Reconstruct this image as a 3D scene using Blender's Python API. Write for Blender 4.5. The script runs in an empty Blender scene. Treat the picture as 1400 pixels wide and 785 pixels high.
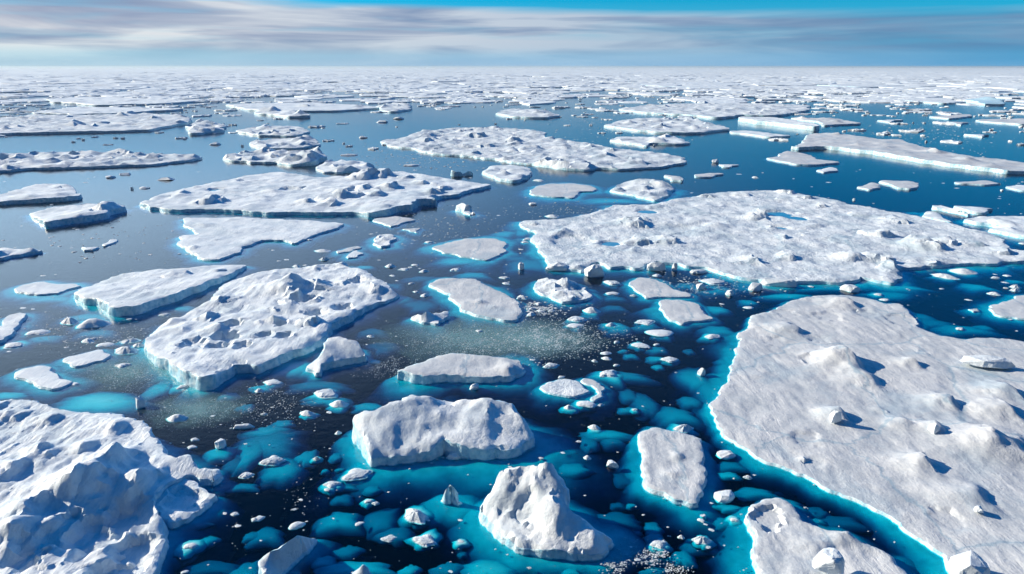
import bpy, bmesh, math, random
import numpy as np
from mathutils import Vector, noise as mnoise
from mathutils.geometry import delaunay_2d_cdt

random.seed(11)
rng = np.random.default_rng(11)
scene = bpy.context.scene
COL = scene.collection

# ------------------------------------------------------------------ camera
CAM_H = 40.0
LENS = 24.0
FOC = 1400 * LENS / 36.0
PITCH = math.atan((392.5 - 91.0) / FOC)
SP, CP = math.sin(PITCH), math.cos(PITCH)

def ground(px, py, z=0.0):
    """survey point of the photograph -> metres on the level z (drone stands at x=y=0)"""
    v = py - 392.5
    t = (CAM_H - z) / max(FOC * SP + v * CP, 1.0)
    return ((px - 700) * t, (FOC * CP - v * SP) * t)

def pix(x, y, z=0.0):
    d = y * CP + (CAM_H - z) * SP
    v = FOC * ((CAM_H - z) * CP - y * SP) / d
    return 700 + FOC * x / d, 392.5 + v

cam = bpy.data.cameras.new('camera')
cam.lens = LENS; cam.sensor_width = 36.0; cam.clip_start = 0.5; cam.clip_end = 200000
co = bpy.data.objects.new('camera', cam); COL.objects.link(co)
co.location = (0, 0, CAM_H); co.rotation_euler = (math.radians(90) - PITCH, 0, 0)
scene.camera = co

# ------------------------------------------------------------------ light
SUN_EL = math.radians(23)
sun_dir = Vector((-math.cos(SUN_EL) * 0.95, math.cos(SUN_EL) * 0.31, math.sin(SUN_EL))).normalized()
sl = bpy.data.lights.new('sun', 'SUN'); sl.energy = 5.0; sl.angle = math.radians(0.5); sl.color = (1.0, 0.85, 0.66)
so = bpy.data.objects.new('sun', sl); COL.objects.link(so)
so.rotation_euler = (-sun_dir).to_track_quat('-Z', 'Y').to_euler(); so.location = (-200, 60, 120)

def node(nt, t, **kw):
    n = nt.nodes.new(t)
    for k, v in kw.items():
        if k == 'inp':
            for a, b in v.items(): n.inputs[a].default_value = b
        else: setattr(n, k, v)
    return n

def math_n(nt, op, a, b=None, clamp=False):
    n = nt.nodes.new('ShaderNodeMath'); n.operation = op; n.use_clamp = clamp
    for i, s in enumerate((a, b)):
        if s is None: continue
        if isinstance(s, (int, float)): n.inputs[i].default_value = s
        else: nt.links.new(s, n.inputs[i])
    return n.outputs[0]

def ramp(nt, fac, stops, interp='LINEAR'):
    n = nt.nodes.new('ShaderNodeValToRGB'); cr = n.color_ramp; cr.interpolation = interp
    while len(cr.elements) < len(stops): cr.elements.new(0.5)
    for e, (p, c) in zip(cr.elements, stops):
        e.position = p; e.color = c if len(c) == 4 else (*c, 1)
    nt.links.new(fac, n.inputs[0])
    return n.outputs[0]

def mixc(nt, fac, a, b, blend='MIX'):
    n = nt.nodes.new('ShaderNodeMix'); n.data_type = 'RGBA'; n.blend_type = blend
    for s, i in ((fac, 0), (a, 6), (b, 7)):
        if isinstance(s, (int, float)): n.inputs[i].default_value = s
        elif isinstance(s, tuple): n.inputs[i].default_value = (*s, 1)
        else: nt.links.new(s, n.inputs[i])
    return n.outputs[2]

def build_world():
    w = bpy.data.worlds.new('World'); scene.world = w; w.use_nodes = True
    nt = w.node_tree; nt.nodes.clear(); L = nt.links.new
    sky = node(nt, 'ShaderNodeTexSky', sky_type='NISHITA', sun_disc=False, sun_elevation=SUN_EL,
               sun_rotation=math.atan2(sun_dir.x, sun_dir.y), altitude=0.0, air_density=1.0, dust_density=0.3, ozone_density=3.0)
    hs = node(nt, 'ShaderNodeHueSaturation', inp={'Hue': 0.5, 'Saturation': 1.2, 'Value': 1.0})
    tc = node(nt, 'ShaderNodeTexCoord')
    sep = node(nt, 'ShaderNodeSeparateXYZ'); L(tc.outputs['Generated'], sep.inputs[0])
    el = math_n(nt, 'MULTIPLY', math_n(nt, 'ARCSINE', sep.outputs[2]), 57.29578)
    az = math_n(nt, 'MULTIPLY', math_n(nt, 'ARCTAN2', sep.outputs[0], sep.outputs[1]), 57.29578)
    tl = ramp(nt, math_n(nt, 'MULTIPLY', el, 1 / 60.0), [(0.0, (0.14, 1.0, 1.5)), (0.09, (0.12, 1.0, 1.55)), (0.25, (0.05, 1.0, 1.8)), (0.66, (0.01, .6, 1.3)), (0.95, (0.0, 2.1, 3.4))])  # overbright zenith added above the view to fill snow shadows with blue
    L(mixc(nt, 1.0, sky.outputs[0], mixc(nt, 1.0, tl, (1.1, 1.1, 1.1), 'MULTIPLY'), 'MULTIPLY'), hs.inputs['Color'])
    # stratus: long soft streaks, stretched along the horizon
    cv = node(nt, 'ShaderNodeCombineXYZ')
    L(math_n(nt, 'MULTIPLY', az, 0.045), cv.inputs[0]); L(math_n(nt, 'MULTIPLY', el, 0.5), cv.inputs[1])
    n1 = node(nt, 'ShaderNodeTexNoise', inp={'Scale': 1.0, 'Detail': 5.0, 'Roughness': 0.5, 'Distortion': 0.5}); L(cv.outputs[0], n1.inputs['Vector'])
    cv2 = node(nt, 'ShaderNodeCombineXYZ', inp={2: 5.3})
    L(math_n(nt, 'MULTIPLY', az, 0.07), cv2.inputs[0]); L(math_n(nt, 'MULTIPLY', el, 0.95), cv2.inputs[1])
    n2 = node(nt, 'ShaderNodeTexNoise', inp={'Scale': 1.0, 'Detail': 4.0, 'Roughness': 0.5, 'Distortion': 0.3}); L(cv2.outputs[0], n2.inputs['Vector'])
    # deck top sinks towards the right
    top = math_n(nt, 'ADD', math_n(nt, 'MULTIPLY', az, -0.02), math_n(nt, 'ADD', math_n(nt, 'MULTIPLY', n1.outputs[0], 1.4), 3.8))
    under = math_n(nt, 'MULTIPLY', math_n(nt, 'SUBTRACT', top, el), 1.6, True)
    right = math_n(nt, 'MULTIPLY', math_n(nt, 'ADD', az, 40), 1 / 80.0, True)       # 0 left .. 1 right
    dens = ramp(nt, n2.outputs[0], [(0.22, (.45,) * 3), (0.50, (1.0,) * 3)])
    low = ramp(nt, math_n(nt, 'MULTIPLY', el, 0.1), [(0.0, (.2,) * 3), (0.08, (.35,) * 3), (0.14, (.85,) * 3), (0.22, (1,) * 3)])
    cov = math_n(nt, 'MULTIPLY', math_n(nt, 'MULTIPLY', under, dens), low)
    cov = math_n(nt, 'MULTIPLY', cov, math_n(nt, 'SUBTRACT', 1.0, math_n(nt, 'MULTIPLY', right, 0.25)), True)
    cv3 = node(nt, 'ShaderNodeCombineXYZ', inp={2: 9.1})
    L(math_n(nt, 'MULTIPLY', az, 0.05), cv3.inputs[0]); L(math_n(nt, 'MULTIPLY', el, 0.55), cv3.inputs[1])
    n3 = node(nt, 'ShaderNodeTexNoise', inp={'Scale': 1.0, 'Detail': 4.0, 'Roughness': 0.55, 'Distortion': 0.6}); L(cv3.outputs[0], n3.inputs['Vector'])
    lit = ramp(nt, n3.outputs[0], [(0.34, (0.34, 0.41, 0.58)), (0.47, (0.57, 0.61, 0.72)), (0.60, (0.95, 0.95, 0.95))])
    dim = ramp(nt, right, [(0.0, (1.0, 1.0, 1.0)), (0.5, (.68, .73, .84)), (1.0, (.34, .50, .70))])
    ccol = mixc(nt, 1.0, lit, dim, 'MULTIPLY')
    ccol = mixc(nt, 1.0, ccol, (CLOUD, CLOUD, CLOUD), 'MULTIPLY')
    # high thin overcast towards the sun side, above the frame
    lf = ramp(nt, math_n(nt, 'DIVIDE', math_n(nt, 'ADD', az, 100), 140.0, True), [(0.16, (0,) * 3), (0.30, (1,) * 3), (0.48, (.95,) * 3), (0.72, (.2,) * 3), (0.88, (0.0,) * 3)])
    up = ramp(nt, math_n(nt, 'MULTIPLY', el, 1 / 60.0), [(0.09, (0,) * 3), (0.14, (1,) * 3), (0.32, (.85,) * 3), (0.52, (0,) * 3)])
    veil = math_n(nt, 'MULTIPLY', math_n(nt, 'MULTIPLY', lf, up), 0.75)
    base = mixc(nt, veil, hs.outputs[0], (VEIL * .70, VEIL * .87, VEIL * 1.0))
    hz = ramp(nt, math_n(nt, 'MULTIPLY', el, 0.1), [(0.0, (.85,) * 3), (0.08, (.75,) * 3), (0.25, (.4,) * 3), (0.5, (0,) * 3)])
    base = mixc(nt, hz, base, ramp(nt, right, [(0.0, (6.6, 8.3, 10.4)), (0.5, (4.8, 7.4, 10.8)), (1.0, (1.0, 4.8, 9.6))]))
    front = ramp(nt, math_n(nt, 'DIVIDE', math_n(nt, 'ABSOLUTE', az), 180.0), [(0.0, (1,) * 3), (0.40, (1,) * 3), (0.62, (.25,) * 3)])
    base = mixc(nt, 1.0, base, front, 'MULTIPLY'); cov = math_n(nt, 'MULTIPLY', cov, front)
    out = mixc(nt, cov, base, ccol)
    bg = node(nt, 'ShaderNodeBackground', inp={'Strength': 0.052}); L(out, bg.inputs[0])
    o = node(nt, 'ShaderNodeOutputWorld'); L(bg.outputs[0], o.inputs[0])

CLOUD, VEIL = 11.5, 29.0
build_world()
vs = scene.view_settings
vs.view_transform = 'Standard'; vs.look = 'None'; vs.gamma = 1.0; vs.use_curve_mapping = False; vs.exposure = 0.6
scene.cycles.max_bounces = 10; scene.cycles.transparent_max_bounces = 16; scene.cycles.diffuse_bounces = 3
scene.cycles.volume_bounces = 0; scene.cycles.use_denoising = True

# ------------------------------------------------------------------ materials
def new_mat(name):
    m = bpy.data.materials.new(name); m.use_nodes = True
    m.node_tree.nodes.clear()
    return m, m.node_tree

def node_sep(nt, col):
    n = nt.nodes.new('ShaderNodeSeparateColor'); nt.links.new(col, n.inputs[0]); return n.outputs[0]

def snow_mat(name, light, dark, streak=0.5, bump=0.21, crackle=0.0, sc=(2.0, 0.32, 1.0), bare=0.5, cracks=0.0):
    m, nt = new_mat(name); L = nt.links.new
    tc = node(nt, 'ShaderNodeTexCoord')
    mp = node(nt, 'ShaderNodeMapping', inp={'Scale': sc, 'Rotation': (0, 0, math.radians(-8))}); L(tc.outputs['Object'], mp.inputs[0])
    st = node(nt, 'ShaderNodeTexNoise', inp={'Scale': 1.0, 'Detail': 7.0, 'Roughness': 0.62, 'Distortion': 1.1}); L(mp.outputs[0], st.inputs['Vector'])
    big = node(nt, 'ShaderNodeTexNoise', inp={'Scale': 0.16, 'Detail': 5.0, 'Roughness': 0.55}); L(tc.outputs['Object'], big.inputs['Vector'])
    fine = node(nt, 'ShaderNodeTexNoise', inp={'Scale': 3.2, 'Detail': 6.0, 'Roughness': 0.7}); L(tc.outputs['Object'], fine.inputs['Vector'])
    f = math_n(nt, 'ADD', math_n(nt, 'MULTIPLY', st.outputs[0], streak), math_n(nt, 'MULTIPLY', big.outputs[0], 1 - streak))
    f = math_n(nt, 'ADD', f, math_n(nt, 'MULTIPLY', math_n(nt, 'SUBTRACT', fine.outputs[0], .5), .35))
    c = ramp(nt, f, [(0.36, dark), (0.50, tuple((a + b * 2) / 3 for a, b in zip(dark, light))), (0.60, light)])
    pt = node(nt, 'ShaderNodeTexNoise', inp={'Scale': 0.09, 'Detail': 7.0, 'Roughness': 0.62, 'Distortion': 0.7}); L(tc.outputs['Object'], pt.inputs['Vector'])
    c = mixc(nt, math_n(nt, 'MULTIPLY', ramp(nt, pt.outputs[0], [(0.50, (0,) * 3), (0.64, (1,) * 3)]), bare), c, (0.36, 0.50, 0.60))
    if cracks:
        wq = mixc(nt, 1.0, tc.outputs['Object'], mixc(nt, 1.0, pt.outputs['Color'], (9, 9, 0), 'MULTIPLY'), 'ADD')
        vk = node(nt, 'ShaderNodeTexVoronoi', feature='DISTANCE_TO_EDGE', inp={'Scale': cracks}); L(wq, vk.inputs['Vector'])
        ck = ramp(nt, math_n(nt, 'DIVIDE', vk.outputs['Distance'], cracks), [(0.0, (.6,) * 3), (0.16, (.3,) * 3), (0.3, (0,) * 3)])
        c = mixc(nt, ck, c, (0.22, 0.38, 0.50))
    p = node(nt, 'ShaderNodeBsdfPrincipled', inp={'Roughness': 0.62, 'Specular IOR Level': 0.25})
    L(c, p.inputs['Base Color'])
    msk = ramp(nt, big.outputs[0], [(0.42, (.05,) * 3), (0.62, (1.1,) * 3)])
    h = math_n(nt, 'ADD', math_n(nt, 'MULTIPLY', math_n(nt, 'MULTIPLY', st.outputs[0], 0.75), msk), math_n(nt, 'MULTIPLY', fine.outputs[0], 0.5))
    if crackle:
        vo = node(nt, 'ShaderNodeTexVoronoi', feature='F1', inp={'Scale': 1.5, 'Randomness': 1.0}); 
        wv = mixc(nt, 0.35, tc.outputs['Object'], fine.outputs['Color'], 'ADD'); L(wv, vo.inputs['Vector'])
        vr = math_n(nt, 'MULTIPLY', node_sep(nt, vo.outputs['Color']), crackle)
        h = math_n(nt, 'ADD', h, math_n(nt, 'MULTIPLY', vr, math_n(nt, 'SUBTRACT', 1.0, vo.outputs['Distance'])))
    b = node(nt, 'ShaderNodeBump', inp={'Strength': 1.0, 'Distance': bump}); L(h, b.inputs['Height']); L(b.outputs[0], p.inputs['Normal'])
    o = node(nt, 'ShaderNodeOutputMaterial'); L(p.outputs[0], o.inputs[0])
    return m

def ice_mat(name, a, b, rough=0.35, bump=0.12, sc=1.1):
    m, nt = new_mat(name); L = nt.links.new
    tc = node(nt, 'ShaderNodeTexCoord')
    mp = node(nt, 'ShaderNodeMapping', inp={'Scale': (1.1, 1.1, 1.0)}); L(tc.outputs['Object'], mp.inputs[0])
    n = node(nt, 'ShaderNodeTexNoise', inp={'Scale': sc, 'Detail': 6.0, 'Roughness': 0.6}); L(mp.outputs[0], n.inputs['Vector'])
    c = ramp(nt, n.outputs[0], [(0.35, a), (0.65, b)])
    p = node(nt, 'ShaderNodeBsdfPrincipled', inp={'Roughness': rough, 'Specular IOR Level': 0.3}); L(c, p.inputs['Base Color'])
    bp = node(nt, 'ShaderNodeBump', inp={'Strength': 0.9, 'Distance': bump}); L(n.outputs[0], bp.inputs['Height']); L(bp.outputs[0], p.inputs['Normal'])
    o = node(nt, 'ShaderNodeOutputMaterial'); L(p.outputs[0], o.inputs[0])
    return m

SNOW = snow_mat('wind packed snow', (0.80, 0.885, 0.93), (0.56, 0.68, 0.77))
GREY = snow_mat('grey crusted snow', (0.66, 0.705, 0.73), (0.44, 0.505, 0.56), 0.4, 0.14, 0.0, (1.5, .4, 1), .55, 0.045)
RUBBLE = snow_mat('rubble snow', (0.79, 0.875, 0.92), (0.49, 0.60, 0.69), 0.35, 0.24, .55, (1.8, .6, 1), .6, 0.03)
EDGE = ice_mat('blue ice', (0.22, 0.54, 0.72), (0.70, 0.85, 0.92), 0.4, 0.22)
FOOT = ice_mat('wet ice', (0.42, 0.58, 0.64), (0.72, 0.82, 0.86), 0.5, 0.15, 0.45)
PACK = snow_mat('haze whitened pack snow', (0.82, 0.90, 0.94), (0.58, 0.70, 0.79), .3, .2)  # snow colour whitened to stand in for the glow of far haze
DISC_BLUE = ice_mat('flat disc blue', (0.02, 0.22, 0.42), (0.05, 0.32, 0.52), 0.12, 0.02, 0.8)  # blue of the flat discs set in the floe hollows
BERG = snow_mat('glacier ice', (0.81, 0.885, 0.92), (0.58, 0.69, 0.77), 0.2, 0.15, .15, (.8, .8, .5))

def water_mat():
    m, nt = new_mat('sea water'); L = nt.links.new
    tc = node(nt, 'ShaderNodeTexCoord')
    a = node(nt, 'ShaderNodeTexNoise', inp={'Scale': 0.8, 'Detail': 5.0, 'Roughness': 0.6}); L(tc.outputs['Object'], a.inputs['Vector'])
    b = node(nt, 'ShaderNodeBump', inp={'Strength': 0.5, 'Distance': 0.07}); L(a.outputs[0], b.inputs['Height'])
    fr = node(nt, 'ShaderNodeFresnel', inp={'IOR': 1.33}); L(b.outputs[0], fr.inputs['Normal'])
    gl = node(nt, 'ShaderNodeBsdfGlossy', inp={'Roughness': 0.10, 'Color': (0.88, 0.94, 1, 1)}); L(b.outputs[0], gl.inputs['Normal'])
    tr = node(nt, 'ShaderNodeBsdfTransparent')
    df = node(nt, 'ShaderNodeBsdfDiffuse', inp={'Color': (0.0, 0.24, 0.42, 1)})
    m1 = node(nt, 'ShaderNodeMixShader', inp={0: 0.005}); L(tr.outputs[0], m1.inputs[1]); L(df.outputs[0], m1.inputs[2])
    m2 = node(nt, 'ShaderNodeMixShader'); L(math_n(nt, 'MULTIPLY', fr.outputs[0], math_n(nt, 'SUBTRACT', 1.0, node(nt, 'ShaderNodeNewGeometry').outputs['Backfacing'])), m2.inputs[0]); L(m1.outputs[0], m2.inputs[1]); L(gl.outputs[0], m2.inputs[2])
    va = node(nt, 'ShaderNodeVolumeAbsorption', inp={'Color': (0.0, 0.868, 0.91, 1), 'Density': 9.0})
    o = node(nt, 'ShaderNodeOutputMaterial'); L(m2.outputs[0], o.inputs[0]); L(va.outputs[0], o.inputs[1])
    return m
WATER = water_mat()

m, nt = new_mat('deep water gloom')
p = node(nt, 'ShaderNodeBsdfDiffuse', inp={'Color': (0.01, 0.03, 0.06, 1)}); o = node(nt, 'ShaderNodeOutputMaterial'); nt.links.new(p.outputs[0], o.inputs[0])
BED = m

# ------------------------------------------------------------------ noise
_perm = rng.permutation(512)
_g = rng.normal(size=(512, 2)); _g /= np.linalg.norm(_g, axis=1)[:, None]
def perlin(x, y):
    xi = np.floor(x).astype(np.int64); yi = np.floor(y).astype(np.int64)
    xf = x - xi; yf = y - yi
    u = xf * xf * xf * (xf * (xf * 6 - 15) + 10); v = yf * yf * yf * (yf * (yf * 6 - 15) + 10)
    def gr(ix, iy, dx, dy):
        g = _g[_perm[(_perm[ix & 511] + iy) & 511]]
        return g[..., 0] * dx + g[..., 1] * dy
    a = gr(xi, yi, xf, yf); b = gr(xi + 1, yi, xf - 1, yf)
    c = gr(xi, yi + 1, xf, yf - 1); d = gr(xi + 1, yi + 1, xf - 1, yf - 1)
    return (a + (b - a) * u) * (1 - v) + (c + (d - c) * u) * v
def fbm(x, y, octv=4, gain=0.5, ridged=False):
    s = 0; a = 1.0
    for k in range(octv):
        n = perlin(x * 2 ** k + 17.3 * k, y * 2 ** k - 9.1 * k)
        s = s + a * ((0.5 - np.abs(n)) * 1.4 - 0.4 if ridged else n); a *= gain
    return s
def sstep(a, b, x):
    t = np.clip((x - a) / (b - a), 0, 1); return t * t * (3 - 2 * t)

def edge_dist(P, Q):
    """distance of points P (n,2) to closed polyline Q (m,2); also signed inside (+)"""
    A = Q; B = np.roll(Q, -1, 0); D = B - A; L2 = (D ** 2).sum(1) + 1e-12
    out = np.empty(len(P)); ins = np.zeros(len(P), bool)
    for s in range(0, len(P), 4000):
        p = P[s:s + 4000]
        r = p[:, None, :] - A[None]
        t = np.clip((r * D).sum(2) / L2, 0, 1)
        e = r - t[..., None] * D
        out[s:s + 4000] = np.sqrt((e ** 2).sum(2).min(1))
        c = (A[None, :, 1] > p[:, 1:2]) != (B[None, :, 1] > p[:, 1:2])
        xx = A[None, :, 0] + (p[:, 1:2] - A[None, :, 1]) * D[None, :, 0] / np.where(D[:, 1] == 0, 1e-9, D[:, 1])[None]
        ins[s:s + 4000] = (c & (p[:, 0:1] < xx)).sum(1) % 2 == 1
    return out, ins

# ------------------------------------------------------------------ object helpers
def mesh_obj(name, V, F, mat, parent=None, smooth=True):
    me = bpy.data.meshes.new(name)
    me.from_pydata([tuple(v) for v in V], [], [tuple(f) for f in F]); me.validate(); me.update()
    me.materials.append(mat)
    if smooth == 'angle':
        me.polygons.foreach_set('use_smooth', [True] * len(me.polygons)); me.set_sharp_from_angle(angle=math.radians(32))
    elif smooth: me.polygons.foreach_set('use_smooth', [True] * len(me.polygons))
    ob = bpy.data.objects.new(name, me); COL.objects.link(ob)
    if parent: ob.parent = parent
    return ob
def tag(o, label=None, cat=None, group=None, kind=None):
    if label: o['label'] = label
    if cat: o['category'] = cat
    if group: o['group'] = group
    if kind: o['kind'] = kind
    return o

# ------------------------------------------------------------------ setting: sea
S = 60000.0
V = [(-S, -3000, 0), (S, -3000, 0), (S, S, 0), (-S, S, 0), (-S, -3000, -30), (S, -3000, -30), (S, S, -30), (-S, S, -30)]
tag(mesh_obj('water', V, [(0, 1, 2, 3), (7, 6, 5, 4), (0, 4, 5, 1), (1, 5, 6, 2), (2, 6, 7, 3), (3, 7, 4, 0)], WATER, smooth=False), kind='structure')
tag(mesh_obj('seabed', [(-S, -3000, -29), (S, -3000, -29), (S, S, -29), (-S, S, -29)], [(0, 1, 2, 3)], BED, smooth=False), kind='structure')

# ------------------------------------------------------------------ floes
TILE = dict(A=(0, 589), B=(350, 589), C=(700, 589), D=(1050, 589), E=(0, 400), F=(350, 400), G=(700, 400), H=(1050, 400),
            I=(0, 220), J=(350, 220), K=(700, 220), L=(1050, 220), M=(0, 85), N=(350, 85), O=(700, 85), P=(1050, 85))
def tp(t, x, y):
    if t == 'f': return (x, y)
    ox, oy = TILE[t]; return (ox + x / 4, oy + y / 4)
def parse(spec):
    """'f 10,20 30,40,2.5 | K 100,200' -> list of (px, py, z or None)"""
    out = []
    for part in spec.split('|'):
        tk = part.split()
        for q in tk[1:]:
            c = [float(a) for a in q.split(',')]
            p = tp(tk[0], c[0], c[1]); out.append((p[0], p[1], c[2] if len(c) > 2 else None))
    return out

LANDMARKS = []      # (px, py, short name, pixel polygon)
PIXPOLYS = []
NFLOE = [0]

def densify(pts, step, jag, rounds=1):
    P = np.array(pts)
    for _ in range(rounds):
        Q = np.roll(P, -1, 0)
        P = np.stack([P * .91 + Q * .09, P * .09 + Q * .91], 1).reshape(-1, P.shape[1])
    out = []
    for a, b in zip(P, np.roll(P, -1, 0)):
        n = max(1, int(round(np.linalg.norm(b[:2] - a[:2]) / step)))
        for k in range(n): out.append(a + (b - a) * k / n)
    P = np.array(out)
    T = np.roll(P, -1, 0)[:, :2] - np.roll(P, 1, 0)[:, :2]
    N = np.stack([T[:, 1], -T[:, 0]], 1); N /= np.linalg.norm(N, axis=1)[:, None] + 1e-9
    k = 1.0 / (step * 5)
    j = fbm(P[:, 0] * k + 3.7, P[:, 1] * k + 1.3, 3, 0.6)
    j2 = fbm(P[:, 0] * k / 5 + 8.7, P[:, 1] * k / 5 + 2.3, 2, 0.6)
    P[:, :2] += N * (j * jag + j2 * jag * 1.9)[:, None]
    return P

def floe(spec, label, short=None, h=1.0, rough=0.12, mat=SNOW, foot=3.0, feats=(), blocks=0, jag=None, name='ice_floe', cat='ice floe',
         edge_w=0.6, group=None, fdepth=0.5, dome=0.0, streaky=0.10, brk=None):
    NFLOE[0] += 1; seed = NFLOE[0] * 13.7
    raw = parse(spec)
    if name == 'ice_floe':      # low freeboard
        h = max(.12, h * .68); raw = [(a, b, None if c is None else c * .78) for a, b, c in raw]
        far = min(p[1] for p in raw) < 236 and max(p[1] for p in raw) < 262
        rough *= 1.0 if far else .72; blocks = int(blocks * (1.5 if far else .6))
        feats = [(t, x, y, R * (1.1 if ty == 's' else 1), q * (1.25 if ty == 's' else .78), ty) for t, x, y, R, q, ty in feats]
    W = [(*ground(p[0], p[1], h if p[2] is None else p[2]), h if p[2] is None else p[2]) for p in raw]
    A = np.array(W); cx, cy = A[:, 0].mean(), A[:, 1].mean(); dist = math.hypot(math.hypot(cx, cy), CAM_H)
    near = max(40.0, np.hypot(A[:, 0], A[:, 1]).min())
    s = max(0.22, min(near, dist) * 5.0 / FOC)
    area = abs(sum(W[i][0] * W[i - 1][1] - W[i - 1][0] * W[i][1] for i in range(len(W)))) / 2
    s = max(s, math.sqrt(area / 22000))
    A[:, 0] -= cx; A[:, 1] -= cy
    if jag is None: jag = s * 1.15
    B = densify(A, s * 0.9, jag)
    bz = B[:, 2]; Q = B[:, :2]
    lo, hi = Q.min(0), Q.max(0)
    gx, gy = np.meshgrid(np.arange(lo[0], hi[0], s), np.arange(lo[1], hi[1], s * 1.15))
    G = np.stack([gx.ravel(), gy.ravel()], 1); G += rng.uniform(-.3, .3, G.shape) * s
    d, ins = edge_dist(G, Q); keep = ins & (d > s * 0.55); G = G[keep]; d = d[keep]
    # crest heights carried in from the rim
    if np.ptp(bz) > 0.05:
        z = np.empty(len(G))
        for k in range(0, len(G), 3000):
            w = 1 / (((G[k:k + 3000, None] - Q[None]) ** 2).sum(2) + 0.02) ** 1.25
            z[k:k + 3000] = (w * bz).sum(1) / w.sum(1)
    else: z = np.full(len(G), bz.mean())
    base = z.copy()
    X, Y = G[:, 0] + cx + seed * 3, G[:, 1] + cy
    ew = min(edge_w, 0.25 * min(np.ptp(Q[:, 0]), np.ptp(Q[:, 1])))
    inn = sstep(0, ew * 2 + 1e-6, d)
    n = fbm(X / 9, Y / 11, 3) * 1.6 + fbm(X / 2.6, Y / 3.2, 4, .55) * .8
    z = z + rough * n * inn * 1.6
    z += streaky * inn * fbm(X / 1.3, Y / 7.0, 4, .6, True)
    z += rough * .55 * inn * (np.abs(perlin(X / 1.9 + 5, Y / 2.3)) * 2 - .5) + rough * .35 * inn * (np.abs(perlin(X / .8 + 5, Y / .95)) * 2 - .5)
    if rough > 0.2: z += rough * .9 * inn * np.maximum(0, fbm(X / 1.7, Y / 1.9, 3, .6, True))
    if dome: z += dome * np.sqrt(np.clip(d / max(d.max(), .1), 0, 1))
    FE = [tuple(f) for f in feats]
    if blocks:
        rr = random.Random(int(seed * 10))
        for _ in range(blocks):
            q = G[rr.randrange(len(G))]
            R = rr.uniform(.5, 1.9) * (1 + dist / 300); FE.append((None, q[0], q[1], R, R * rr.uniform(.16, .36), rr.choice('rbbpp')))
    DISCS = []
    for t, fx, fy, R, fh, ty in FE:
        if t is None: qx, qy = fx, fy
        else:
            p = tp(t, fx, fy); qx, qy = ground(p[0], p[1], h); qx -= cx; qy -= cy
        dx = (G[:, 0] - qx); dy = (G[:, 1] - qy)
        sel = (dx * dx + dy * dy) < (R * 2.2) ** 2
        if not sel.any(): continue
        dx = dx[sel]; dy = dy[sel]; xx = X[sel]; yy = Y[sel]
        wa = .22 if ty in 'pb' else (.3 if ty in 'sm' else .6)
        wx = fbm(xx / R / .9, yy / R / .9, 3) * R * wa; wy = fbm(xx / R / .9 + 31, yy / R / .9 + 7, 3) * R * wa
        fr_ = random.Random(int(abs(qx * 31 + qy * 17) * 10)); nk = fr_.choice((5, 6, 7)); a0 = fr_.uniform(0, 6.3)
        FA = [(math.cos(a0 + 6.283 * i / nk + fr_.uniform(-.4, .4)), math.sin(a0 + 6.283 * i / nk + fr_.uniform(-.4, .4)), fr_.uniform(.75, 1.25)) for i in range(nk)]
        dx = dx + wx; dy = dy + wy
        r = np.sqrt(dx * dx + dy * dy) / R
        if ty == 'd':
            add = -fh * (1 - sstep(.65, 1.05, r))
        elif ty == 'm':      # level hollow filled by a flat blue disc
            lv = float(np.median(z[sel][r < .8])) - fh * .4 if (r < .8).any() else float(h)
            zz = z[sel]; k = 1 - sstep(.7, 1.25, r); add = (lv - fh * .25 - zz) * k; DISCS.append((qx, qy, R * 1.15, lv - fh * .03))
        elif ty == 's':      # wind-shaped dune: long tail to windward, steep lee
            u = dx / R; add = fh * np.where(u < .2, sstep(-2.1, .2, u), 1 - sstep(.2, .75, u)) * np.exp(-(dy / (R * .9)) ** 2)
        elif ty == 'r':      # drift: ramps up on the windward side, scarp to leeward
            u = np.clip((dx / R + 1) / 2, 0, 1)
            side = 1 - sstep(.55, 1.1, np.abs(dy) / R)
            add = fh * sstep(0, .8, u) * side * (1 - sstep(.85, 1.1, dx / R)) * (dx / R > -1)
        elif ty == 'w':      # long wall-like ridge running with the drift
            side = np.exp(-(np.abs(dx) / (R * .28)) ** 1.5); add = fh * side * (1 - sstep(.7, 1.2, np.abs(dy) / R)) * (.75 + .8 * perlin(xx / 1.2, yy / 1.2))
        else:
            m_ = np.full(len(dx), 9.0)
            for ca, sa, q in FA: m_ = np.minimum(m_, q * 1.1 - (dx * ca + dy * sa) / R)
            if ty == 'p': add = fh * np.clip(m_, 0, .85) * (1 + .35 * fbm(xx / R * 2.2, yy / R * 2.2, 3))
            else:        # a tipped slab: flat top, steep broken sides
                ta = FA[0]; add = fh * np.clip(m_ * 5, 0, 1) * (.62 + .45 * (dx * ta[0] + dy * ta[1]) / R + .12 * fbm(xx / R * 3, yy / R * 3, 2))
        z[sel] += add * np.minimum(1, inn[sel] + .15)
    z = np.maximum(z, np.minimum(base, .25) * .6)
    nb = len(Q)
    pts = [Vector((float(a), float(b))) for a, b in np.vstack([Q, G])]
    vv, ee, ff, ov, oe, of = delaunay_2d_cdt(pts, [(i, (i + 1) % nb) for i in range(nb)], [], 1, 1e-5)
    bzr = bz + (rough * .5 + .13 * bz) * fbm((Q[:, 0] + cx) / 1.6, (Q[:, 1] + cy) / 1.6, 3)
    bzr = np.maximum(bzr, np.minimum(bz, .12))
    bzr = bzr - np.minimum(.12, bz * .2)
    zall = np.concatenate([bzr, z])
    VZ = []
    for i, v in enumerate(vv):
        o = ov[i]; VZ.append((v.x, v.y, float(zall[o[0]]) if o else float(h)))
    FF = []
    for f in ff:
        a, b, c = (vv[f[0]], vv[f[1]], vv[f[2]])
        FF.append(f if (b - a).cross(c - a) > 0 else f[::-1])
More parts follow.
